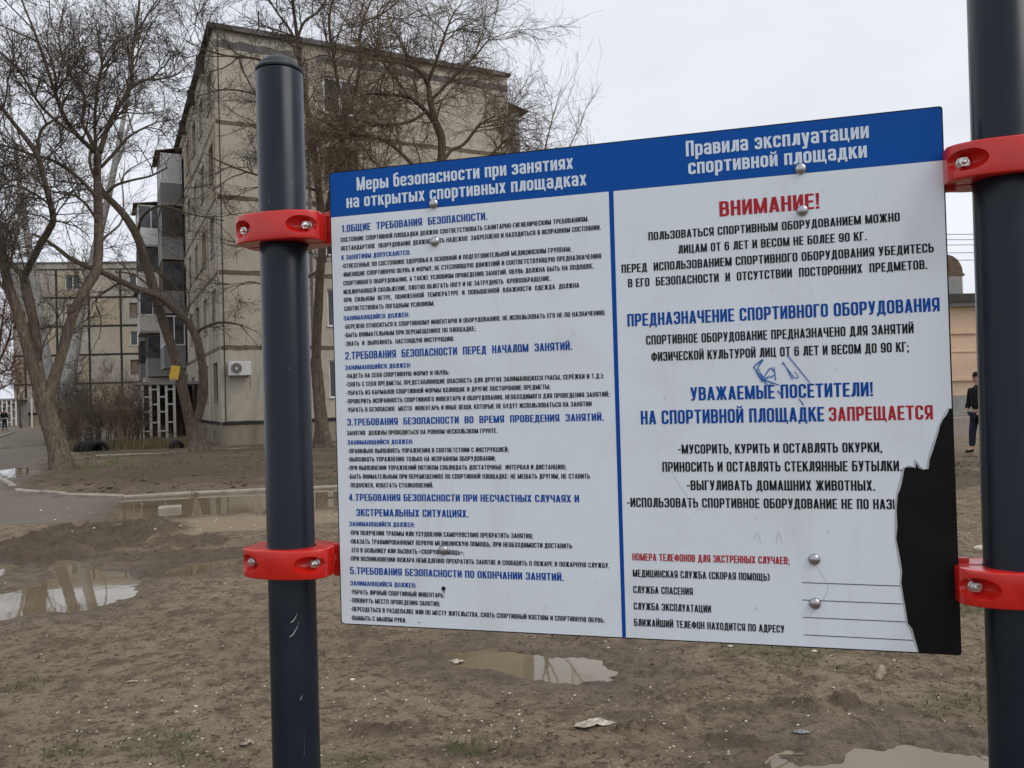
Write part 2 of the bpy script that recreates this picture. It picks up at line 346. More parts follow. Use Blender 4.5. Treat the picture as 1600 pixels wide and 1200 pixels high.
n1 = s.noise(v, .9, 6, .6); n2 = s.noise(v, 7, 6, .65); n3 = s.noise(v, 55, 5, .7); n4 = s.noise(v, 190, 3, .7)
col = s.ramp(n1, [(.3, (.185, .142, .095)), (.7, (.285, .222, .152))])
col = s.mix(s.ramp(n2, [(.46, 0.0), (.60, .8)]), col, (.10, .076, .052))
n5 = s.noise(v, 24, 5, .7)
col = s.mix(s.ramp(n5, [(.55, 0.0), (.61, .9)]), col, (.068, .050, .034))
col = s.mix(s.ramp(n5, [(.34, .5), (.44, 0.0)]), col, (.31, .245, .168))
col = s.mix(s.ramp(n3, [(.36, .75), (.44, 0.0)]), col, (.075, .054, .037))  # colour darkened in the bump's low spots: moisture plus stand-in relief shade
col = s.mix(s.ramp(n3, [(.56, 0.0), (.66, .7)]), col, (.34, .28, .205))
col = s.mix(zS, col, s.ramp(n3, [(.3, (.24, .185, .12)), (.7, (.34, .27, .185))]))
asp = s.ramp(n3, [(.35, (.115, .10, .085)), (.65, (.25, .22, .185))]); asp = s.mix(s.ramp(n2, [(.4, 0.0), (.7, .6)]), asp, (.20, .16, .12))
col = s.mix(zA, col, asp)
md = s.n('Math', operation='MULTIPLY'); s.l(zD, md.inputs[0]); md.inputs[1].default_value = .85
col = s.mix(md.outputs[0], col, s.ramp(n2, [(.35, (.055, .042, .030)), (.7, (.12, .092, .066))]))
mg = s.n('Math', operation='MULTIPLY'); s.l(zG, mg.inputs[0]); s.l(s.ramp(n3, [(.4, .25), (.6, .85)]), mg.inputs[1])
col = s.mix(mg.outputs[0], col, s.ramp(n4, [(.35, (.05, .065, .025)), (.7, (.14, .145, .06))]))
mw = s.n('Math', operation='MULTIPLY'); s.l(zW, mw.inputs[0]); mw.inputs[1].default_value = .55
col = s.mix(mw.outputs[0], col, (.085, .062, .042))
vo = s.n('TexVoronoi'); vo.inputs['Scale'].default_value = 38; s.l(v, vo.inputs['Vector'])
spk = s.ramp(vo.outputs['Distance'], [(.06, 1.0), (.10, 0.0)]); spn = s.ramp(s.noise(v, 13, 2), [(.5, 0.0), (.6, .8)])
ms = s.n('Math', operation='MULTIPLY'); s.l(spk, ms.inputs[0]); s.l(spn, ms.inputs[1])
col = s.mix(ms.outputs[0], col, (.36, .32, .26))
rg = s.n('MapRange'); s.l(zW, rg.inputs[0]); rg.inputs[3].default_value = .95; rg.inputs[4].default_value = .42
s.set(color=col, rough=rg.outputs[0], spec=.16)
b1 = s.n('Bump'); b1.inputs['Strength'].default_value = .8; b1.inputs['Distance'].default_value = .07; s.l(n2, b1.inputs['Height'])
b2 = s.n('Bump'); b2.inputs['Strength'].default_value = .9; b2.inputs['Distance'].default_value = .02; s.l(n3, b2.inputs['Height']); s.l(b1.outputs[0], b2.inputs['Normal'])
b3 = s.n('Bump'); b3.inputs['Strength'].default_value = .5; b3.inputs['Distance'].default_value = .002; s.l(n4, b3.inputs['Height']); s.l(b2.outputs[0], b3.inputs['Normal'])
s.l(b3.outputs[0], s.b.inputs['Normal']); MATS['ground_mud'] = s.m
me = mesh_np('ground', np.stack([GX.ravel(), GY.ravel(), fl[0]], -1), faces, 'ground_mud')
for nm, ch in (('zone', (1, 2, 3)), ('zone_b', (4, 5, 5))):
    at = me.attributes.new(nm, 'FLOAT_COLOR', 'POINT'); buf = np.ones((len(me.vertices), 4), np.float32)
    for i, c in enumerate(ch): buf[:, i] = fl[c]
    at.data.foreach_set('color', buf.ravel())
tag(link('ground', me), kind='structure')
def gz(x, y): return float(ground_fields(np.array([float(x)]), np.array([float(y)]))[0][0])

s = NT('puddle_water'); v = s.coord(obj=False)
s.set(color=s.ramp(s.noise(v, 1.2, 4), [(.3, (.13, .10, .058)), (.7, (.19, .15, .098))]), rough=.03, ior=1.44, spec=.5)
s.bump(s.noise(v, 5, 2), .03, .01); MATS['puddle_water'] = s.m
WL = .0035
for pi, (poly, soft) in enumerate(PUD):
    c = np.mean(np.array(poly), 0); q = [tuple(c + (np.array(p) - c) * 1.06 + (np.array(p) - c) / (np.linalg.norm(np.array(p) - c) + 1e-6) * .12) for p in poly]
    m = MB(); m.add([(x, y, WL - pi * .0006) for x, y in q], [tuple(range(len(q)))]); o = m.build('puddle', 'puddle_water')
    for p in o.data.polygons:
        if p.normal.z < 0: p.flip()
    tag(o, kind='structure')

# kerbs: separate concrete stones
def kerb(pts, name='kerb', h=.045, w=.13, L=.95, gap=.02):
    root = empty(name); tag(root, kind='structure')
    for a, b in zip(pts[:-1], pts[1:]):
        a = np.array(a[:2]); b = np.array(b[:2]); D = np.linalg.norm(b - a); n = max(1, round(D / L)); ang = math.atan2(*(b - a)[::-1])
        for i in range(n):
            p = a + (b - a) * (i + .5) / n; ln = D / n - gap; j = random.uniform(-.012, .012)
            m = MB().box(-ln / 2, ln / 2, -w / 2, w / 2, -.12, h + j)
            o = m.build('kerb_stone', 'kerb_concrete', root, bevel=.018, seg=1)
            o.location = (p[0], p[1], 0); o.rotation_euler = (random.uniform(-.03, .03), random.uniform(-.01, .01), ang + random.uniform(-.015, .015))
kerb([G(5, 752), G(32, 771), G(100, 776), G(192, 779)], 'kerb', h=.075)
kerb([G(192, 779), G(300, 773), G(420, 768), G(540, 762), G(760, 752), G(1000, 744)], 'kerb', h=.055, w=.12)
kerb([G(150, 713), G(240, 710), G(300, 706), G(392, 701), G(560, 694)], 'kerb', h=.05, w=.12)
kerb([G(-60, 692), G(0, 684), G(22, 676)], 'kerb', h=.1)
kerb([np.array([8., 34.5]), np.array([40., 37.5])], 'kerb', h=.14, w=.2, L=1.5)

# ------------------------------------------------------------------ small ground cover
def scatter(n, ymin, ymax, fn_keep=None, spread=.75):
    out = []
    while len(out) < n:
        y = ymin + (ymax - ymin) * random.random() ** 1.5; x = random.uniform(-spread, spread) * y + random.uniform(-.5, .5); out.append((x, y))
    a = np.array(out); return a[:, 0], a[:, 1]
def stones(name, n, ymin, ymax, smin, smax, mat, keep, label, cat='stones', flat=.6, seed=1):
    x, y = scatter(n, ymin, ymax); f = ground_fields(x, y); k = keep(*f, x, y) > RNG.random(len(x)); x, y, z = x[k], y[k], f[0][k]; n = len(x)
    base = np.array([(1, 0, 0), (-1, 0, 0), (0, 1, 0), (0, -1, 0), (0, 0, 1), (0, 0, -1)], float)
    s_ = smin + (smax - smin) * RNG.random(n) ** 3
    vs = base[None] * (s_[:, None, None] * (.6 + .8 * RNG.random((n, 6, 3)))); vs[:, :, 2] *= flat
    vs += RNG.normal(0, .18, vs.shape) * s_[:, None, None]
    an = RNG.random(n) * 6.28; c, q = np.cos(an)[:, None], np.sin(an)[:, None]
    vs = np.stack([vs[..., 0] * c - vs[..., 1] * q, vs[..., 0] * q + vs[..., 1] * c, vs[..., 2]], -1) + np.stack([x, y, z + s_ * .15], -1)[:, None]
    fc = np.array([(0, 2, 4), (2, 1, 4), (1, 3, 4), (3, 0, 4), (2, 0, 5), (1, 2, 5), (3, 1, 5), (0, 3, 5)])
    fs = (fc[None] + np.arange(n)[:, None, None] * 6).reshape(-1, 3)
    o = link(name, mesh_np(name, vs.reshape(-1, 3), fs, mat, smooth=False)); tag(o, label, cat, kind='stuff'); return o
dry = lambda z, a, g, d, sa, w, x, y: (w < .75) * (.35 + .65 * sm(.4, .65, fbm(x * 1.2, y * 1.2, 71, 3)))
stones('pebbles', 11000, 2.4, 15, .0015, .0085, 'pebble_pale', dry, 'pale shell chips and pebbles strewn over the mud')
stones('gravel', 5000, 10, 26, .006, .022, 'pebble_pale', lambda z, a, g, d, sa, w, x, y: (w < .7) * (.06 + .12 * a + .6 * sa) * .8, 'coarser pale gravel on the road edge farther off')
stones('soil_clods', 80000, 2.4, 17, .002, .013, 'clod_earth', lambda z, a, g, d, sa, w, x, y: (w < .9) * (.3 + d) * sm(.44, .58, fbm(x * 1.6, y * 1.6, 73, 4)) * (1 - a), 'dark crumbly clods of wet earth on the mud', 'soil', flat=.55)
stones('road_clods', 14000, 13, 30, .012, .06, 'clod_earth', lambda z, a, g, d, sa, w, x, y: (.1 + d) * (1 - a) * sm(.4, .6, fbm(x * .5, y * 2.5, 75, 4)), 'larger dark clods along the rutted verge', 'soil', flat=.7)
def blades(name, n, ymin, ymax, h0, h1, mat, keep, label, wid=.0022, spread=.75):
    x, y = scatter(n, ymin, ymax, spread=spread); f = ground_fields(x, y); k = keep(*f, x, y) > RNG.random(len(x)); x, y, z = x[k], y[k], f[0][k]; n = len(x)
    h = h0 + (h1 - h0) * RNG.random(n); an = RNG.random(n) * 6.28; l = RNG.random(n) * 1.1; w = wid * (1 + y * .12)
    p = np.stack([x, y, z], -1); sd = np.stack([np.cos(an), np.sin(an), 0 * an], -1) * w[:, None]; an2 = RNG.random(n) * 6.28
    ld = np.stack([np.cos(an2) * l, np.sin(an2) * l, 1 + 0 * l], -1); ld /= np.linalg.norm(ld, axis=1)[:, None]
    mid = p + ld * h[:, None] * .55; tip = p + (ld + np.stack([np.cos(an2), np.sin(an2), -.3 + 0 * l], -1) * .5) * h[:, None]
    vs = np.stack([p - sd, p + sd, mid + sd * .7, mid - sd * .7, tip], 1).reshape(-1, 3); b = np.arange(n)[:, None] * 5
    fs = np.concatenate([b + [0, 1, 2], b + [0, 2, 3], b + [3, 2, 4]])
    o = link(name, mesh_np(name, vs, fs, mat, smooth=False)); tag(o, label, 'grass', kind='stuff'); return o
blades('grass', 90000, 2.4, 12, .012, .05, 'grass_green', lambda z, a, g, d, sa, w, x, y: (g > .12) * g * (w < .7) * .9, 'short green grass in sparse tufts on the mud')
blades('dry_grass', 40000, 2.4, 9, .008, .035, 'dry_grass', lambda z, a, g, d, sa, w, x, y: (.05 + .6 * g) * (w < .6) * sm(.45, .62, fbm(x * 2, y * 2, 77, 3)), 'dry straw bits and dead blades on the mud', wid=.0014)
blades('verge_grass', 60000, 12, 34, .05, .14, 'grass_green', lambda z, a, g, d, sa, w, x, y: (g > .1) * g, 'low green grass strip on the verge under the trees')
# ------------------------------------------------------------------ lettering (a condensed sans drawn with strokes)
def fillet(pts, closed=False, seg=5):
    out = []; n = len(pts)
    for i, p in enumerate(pts):
        r = p[2] if len(p) > 2 else 0; a = np.array(p[:2], float)
        if r == 0 or (not closed and i in (0, n - 1)): out.append(a); continue
        b = np.array(pts[i - 1][:2], float); c = np.array(pts[(i + 1) % n][:2], float)
        d1 = b - a; d2 = c - a; l1 = np.linalg.norm(d1); l2 = np.linalg.norm(d2); d1 /= l1; d2 /= l2; r = min(r, l1 * .46, l2 * .46)
        s0 = a + d1 * r; s1 = a + d2 * r
        for k in range(seg + 1):
            t = k / seg; out.append((1 - t) ** 2 * s0 + 2 * t * (1 - t) * a + t * t * s1)
    return out
def stroke(pts, t, closed=False):
    P_ = fillet(pts, closed); n = len(P_); L = []; Rr = []
    for i in range(n):
        if closed: a, c = P_[i - 1], P_[(i + 1) % n]
        else: a, c = P_[max(i - 1, 0)], P_[min(i + 1, n - 1)]
        d1 = P_[i] - a; d2 = c - P_[i]
        l1, l2 = np.linalg.norm(d1), np.linalg.norm(d2)
        d1 = d1 / l1 if l1 > 1e-9 else d2 / l2; d2 = d2 / l2 if l2 > 1e-9 else d1
        nn = np.array([-(d1 + d2)[1], (d1 + d2)[0]]); nn /= np.linalg.norm(nn) + 1e-9
        k = t / 2 / max(.4, nn @ np.array([-d1[1], d1[0]])); L.append(P_[i] + nn * k); Rr.append(P_[i] - nn * k)
    q = []
    for i in range(n if closed else n - 1):
        j = (i + 1) % n; q.append([Rr[i], Rr[j], L[j], L[i]])
    return q
def bar(x0, x1, y0, y1): return [[(x0, y0), (x1, y0), (x1, y1), (x0, y1)]]
def dg(xa, ya, xb, yb, w): return [[(xa, ya), (xa + w, ya), (xb + w, yb), (xb, yb)]]
def glyph(ch, H=1.0, t=.145, base=.415):
    low = ch.islower(); up = ch.upper(); hh = H
    if low: H = H * .74; base *= .95
    w = base; a = t / 2; L, R_, B, T = a, w - a, a, H - a; M = H * .52; r = min(.2, w * .48); th = t * .88; Q = []
    def st(*p, closed=False): Q.extend(stroke(list(p), t, closed))
    def vb(x): Q.extend(bar(x, x + t, 0, H))
    if ch == 'е':
        st((R_, M * .98), (R_, T, r), (L, T, r), (L, B, r), (R_, B, r), (R_, H * .3)); Q.extend(bar(L, w - t * .3, M - th * .5, M + th * .4))
    elif ch == 'б':
        st((L, B, r), (R_, B, r), (R_, T, r), (L, T, r), closed=True); st((L, H * .4), (L, hh * .93, r), (R_, hh * .98))
    elif ch == 'р':
        Q.extend(bar(0, t, -.24, H)); st((L, T), (R_, T, r), (R_, B, r), (L, B))
    elif ch == 'а':
        st((L, H * .72), (L, T, r), (R_, T, r), (R_, 0)); st((R_, M), (L, M, r), (L, B, r), (R_, B))
    elif ch == 'у':
        Q.extend(dg(0, H, w / 2 - t / 2, 0, t)); Q.extend(dg(w - t, H, w * .28, -.26, t)); Q.extend(bar(w * .08, w * .4, -.26, -.26 + th))
    elif up in 'ОСЭФ' or ch == '0':
        if up in 'О' or ch == '0': st((L, B, r), (R_, B, r), (R_, T, r), (L, T, r), closed=True)
        elif up == 'С': st((R_, H * .66), (R_, T, r), (L, T, r), (L, B, r), (R_, B, r), (R_, H * .34))
        elif up == 'Э': st((L, H * .68), (L, T, r), (R_, T, r), (R_, B, r), (L, B, r), (L, H * .32)); Q.extend(bar(w * .35, w - a, H * .5 - th / 2, H * .5 + th / 2))
        else:
            w = base * 1.3; R_ = w - a; st((L, H * .2, r), (R_, H * .2, r), (R_, H * .8, r), (L, H * .8, r), closed=True); Q.extend(bar(w / 2 - a, w / 2 + a, 0, H))
    elif up in 'ПНИЙШЩЦ':
        if up in 'ШЩ': w = base * 1.5
        vb(0); vb(w - t)
        if up == 'П': Q.extend(bar(t, w - t, H - th, H))
        if up == 'Н': Q.extend(bar(t, w - t, H * .5 - th / 2, H * .5 + th / 2))
        if up in 'ИЙ': Q.extend([[(t, H * .02), (t, H * .45), (w - t, H * .98), (w - t, H * .55)]])
        if up == 'Й': Q.extend(stroke([(w * .22, H + .2), (w * .25, H + .09, .06), (w * .75, H + .09, .06), (w * .78, H + .2)], t * .6))
        if up in 'ШЩ': Q.extend(bar(w / 2 - a, w / 2 + a, 0, H))
        if up in 'ШЩЦ': Q.extend(bar(t, w - t, 0, th))
        if up in 'ЩЦ': Q.extend(bar(w - t * .1, w + t * .45, -.14, th))
        if up in 'ЩЦ': w += t * .45
    elif up in 'ЕЁ':
        w *= .88; vb(0); Q.extend(bar(t, w, 0, th)); Q.extend(bar(t, w, H - th, H)); Q.extend(bar(t, w * .92, H * .5 - th / 2, H * .5 + th / 2))
        if up == 'Ё': Q.extend(bar(w * .15, w * .38, H + .07, H + .2) + bar(w * .6, w * .83, H + .07, H + .2))
    elif up == 'Т': Q.extend(bar(w / 2 - a, w / 2 + a, 0, H - th)); Q.extend(bar(0, w, H - th, H))
    elif up == 'Г': w *= .82; vb(0); Q.extend(bar(t, w, H - th, H))
    elif up == 'Р': vb(0); st((L, T), (R_, T, r), (R_, H * .42, r), (L, H * .42))
    elif up == 'В': vb(0); st((L, T), (R_ - .01, T, r), (R_ - .01, H * .52, .1), (L, H * .52)); st((L, H * .52), (R_, H * .52, .12), (R_, B, r), (L, B))
    elif up == 'Б': vb(0); Q.extend(bar(t, w * .92, H - th, H)); st((L, H * .58), (R_, H * .58, r), (R_, B, r), (L, B))
    elif up == 'Ь': vb(0); st((L, H * .56), (R_, H * .56, r), (R_, B, r), (L, B))
    elif up == 'Ы': w = base * 1.42; vb(0); vb(w - t); st((L, H * .56), (base * .95 - a, H * .56, r), (base * .95 - a, B, r), (L, B))
    elif up == 'Ъ': vb(t * .6); Q.extend(bar(0, t * .6, H - th, H)); st((L + .1, H * .56), (R_, H * .56, r), (R_, B, r), (L + .1, B))
    elif up == 'З': st((L, H * .7), (L, T, r), (R_, T, r), (R_, H * .52, .12), (w * .35, H * .52)); st((w * .35, H * .52), (R_, H * .52, .12), (R_, B, r), (L, B, r), (L, H * .3))
    elif up == 'Я': vb(w - t); st((R_, T), (L, T, r), (L, H * .38, r), (R_ - .01, H * .38)); Q.extend(dg(0, 0, w * .42, H * .44, t))
    elif up == 'А':
        w = base * 1.06; Q.extend(dg(0, 0, w / 2 - t * .55, H, t)); Q.extend(dg(w - t, 0, w / 2 - t * .45, H, t)); Q.extend(bar(t * .8, w - t * .8, H * .18, H * .18 + th))
    elif up in 'ЛД':
        w = base * 1.05; vb(w - t); Q.extend(bar(w * .3, w - t, H - th, H)); Q.extend([[(w * .27, H), (w * .27 + t, H), (w * .22 + t, H * .15), (t * .95, 0), (0, 0), (0, th * .8), (w * .2, H * .3)]] if up == 'Л' else [[(w * .27, H), (w * .27 + t, H), (w * .16 + t, 0), (w * .16, 0)]])
        if up == 'Д': Q.extend(bar(0, w + t * .35, 0, th)); Q.extend(bar(0, t * .75, -.14, th * .9) + bar(w - t * .4, w + t * .35, -.14, th * .9)); w += t * .35
    elif up == 'М': w = base * 1.35; vb(0); vb(w - t); Q.extend([[(0, H), (t * 1.05, H), (w / 2 + t * .38, 0), (w / 2 - t * .38, 0)], [(w - t * 1.05, H), (w, H), (w / 2 + t * .38, 0), (w / 2 - t * .38, 0)]])
    elif up == 'К': vb(0); Q.extend([[(t * .8, H * .34), (t * .8, H * .6), (w - t * .95, H), (w + .02, H)], [(w * .36, H * .5), (w * .62, H * .68), (w + .03, 0), (w - t, 0)]])
    elif up == 'Х': Q.extend(dg(0, 0, w - t, H, t)); Q.extend(dg(w - t, 0, 0, H, t))
    elif up == 'У': Q.extend(dg(0, H, w / 2 - t * .5, H * .28, t)); Q.extend(dg(w - t, H, w * .3, th * .4, t * .95)); Q.extend(bar(w * .1, w * .48, 0, th))
    elif up == 'Ж':
        w = base * 1.5; Q.extend(bar(w / 2 - a, w / 2 + a, 0, H)); Q.extend(dg(0, 0, w * .5 - t, H * .55, t)); Q.extend(dg(0, H, w * .5 - t, H * .45, t)); Q.extend(dg(w - t, 0, w * .5, H * .55, t)); Q.extend(dg(w - t, H, w * .5, H * .45, t))
    elif up == 'Ч': vb(w - t); st((L, H), (L, H * .44, r), (R_, H * .44))
    elif up == 'Ю': w = base * 1.5; vb(0); x0 = w - base * .92 + a; Q.extend(bar(t, x0, H * .5 - th / 2, H * .5 + th / 2)); st((x0, B, r), (w - a, B, r), (w - a, T, r), (x0, T, r), closed=True)
    elif ch == '1': w = .26; Q.extend(bar(w - t, w, 0, H)); Q.extend(bar(0, w - t, H * .74, H * .74 + th))
    elif ch == '2': st((L, H * .68), (L, T, r), (R_, T, r), (R_, H * .58, .1), (L, B + .06)); Q.extend(bar(0, w, 0, th))
    elif ch == '3': return glyph('З')
    elif ch == '4': vb(w * .85 - t); Q.extend(bar(0, w, H * .2, H * .2 + th)); Q.extend([[(0, H * .2 + th * .5), (t * .9, H * .2 + th * .5), (w * .85 - t * .2, H), (w * .85 - t, H)]])
    elif ch == '5': Q.extend(bar(0, w * .95, H - th, H)); Q.extend(bar(0, t, H * .45, H)); st((L, H * .55), (R_, H * .58, r), (R_, B, r), (L, B, r), (L, H * .28))
    elif ch == '6': st((L, B, r), (R_, B, r), (R_, H * .60, r), (L, H * .60, r), closed=True); st((R_, H * .74), (R_, T, r), (L, T, r), (L, H * .3))
    elif ch == '9': st((L, H * .40, r), (R_, H * .40, r), (R_, T, r), (L, T, r), closed=True); st((L, H * .26), (L, B, r), (R_, B, r), (R_, H * .7))
    elif ch in '.:': w = t; Q.extend(bar(0, t, 0, t)); Q.extend(bar(0, t, H * .5, H * .5 + t) if ch == ':' else [])
    elif ch in ',;': w = t; Q.extend(bar(0, t, 0, t) + [[(t * .3, 0), (t, 0), (t * .5, -.14), (0, -.14)]]); Q.extend(bar(0, t, H * .5, H * .5 + t) if ch == ';' else [])
    elif ch == '!': w = t; Q.extend(bar(0, t, 0, t) + [[(0, H), (t, H), (t * .8, t * 1.5), (t * .2, t * 1.5)]])
    elif ch == '-': w = .24; Q.extend(bar(0, w, H * .38, H * .38 + th))
    elif ch == '|': w = t * .8; Q.extend(bar(0, w, 0, H))
    elif ch == '(': w = .24; st((w, H - .03), (a, H * .85, .12), (a, H * .15, .12), (w, .03))
    elif ch == ')': w = .24; st((0, H - .03), (w - a, H * .85, .12), (w - a, H * .15, .12), (0, .03))
    elif ch in '«»':
        w = .4
        for k in (0, .19):
            e = [(.18 + k, .75), (k + .02, .5), (.18 + k, .25)] if ch == '«' else [(k, .75), (.16 + k, .5), (k, .25)]
            Q.extend(stroke(e, t * .6))
    elif ch == ' ': w = .19
    return Q, w
_GC = {}
def inside(p, poly):
    r = False; n = len(poly)
    for i in range(n):
        a, b = poly[i], poly[(i + 1) % n]
        if (a[1] > p[1]) != (b[1] > p[1]) and p[0] < (b[0] - a[0]) * (p[1] - a[1]) / (b[1] - a[1]) + a[0]: r = not r
    return r
def glyph_mesh(ch):
    if ch in _GC: return _GC[ch]
    Q, w = glyph(ch)
    if not Q: _GC[ch] = (np.zeros((0, 2)), np.zeros((0, 3), int), w); return _GC[ch]
    vs = []; fs = []
    for q in Q:
        ar = sum(q[i][0] * q[(i + 1) % len(q)][1] - q[(i + 1) % len(q)][0] * q[i][1] for i in range(len(q)))
        if ar < 0: q = q[::-1]
        b = len(vs); vs += [Vector((float(p[0]), float(p[1]))) for p in q]; fs.append(list(range(b, b + len(q))))
    r = delaunay_2d_cdt(vs, [], fs, 1, 1e-5)
    V = np.array([tuple(p) for p in r[0]]); T_ = []
    for f, of in zip(r[2], r[5]):
        if not of: continue
        for k in range(1, len(f) - 1):
            c = (V[f[0]] + V[f[k]] + V[f[k + 1]]) / 3
            if any(inside(c, [vs[i] for i in q]) for q in fs): T_.append((f[0], f[k], f[k + 1]))
    _GC[ch] = (V, np.array(T_), w); return _GC[ch]
GAP = .072
def text_tris(lines):
    VV = []; TT = []; n = 0
    for u0, vb, u1, h, txt in lines:
        items = [glyph_mesh(c) for c in txt]; wid = []; x = 0
        for (V, T_, w) in items: wid.append(x); x += w + GAP
        x -= GAP; sx = (u1 - u0) / x
        for (V, T_, w), x0 in zip(items, wid):
            if len(V): VV.append(np.stack([u0 + (V[:, 0] + x0) * sx, vb + V[:, 1] * h], -1)); TT.append(T_ + n); n += len(V)
    return np.concatenate(VV), np.concatenate(TT)
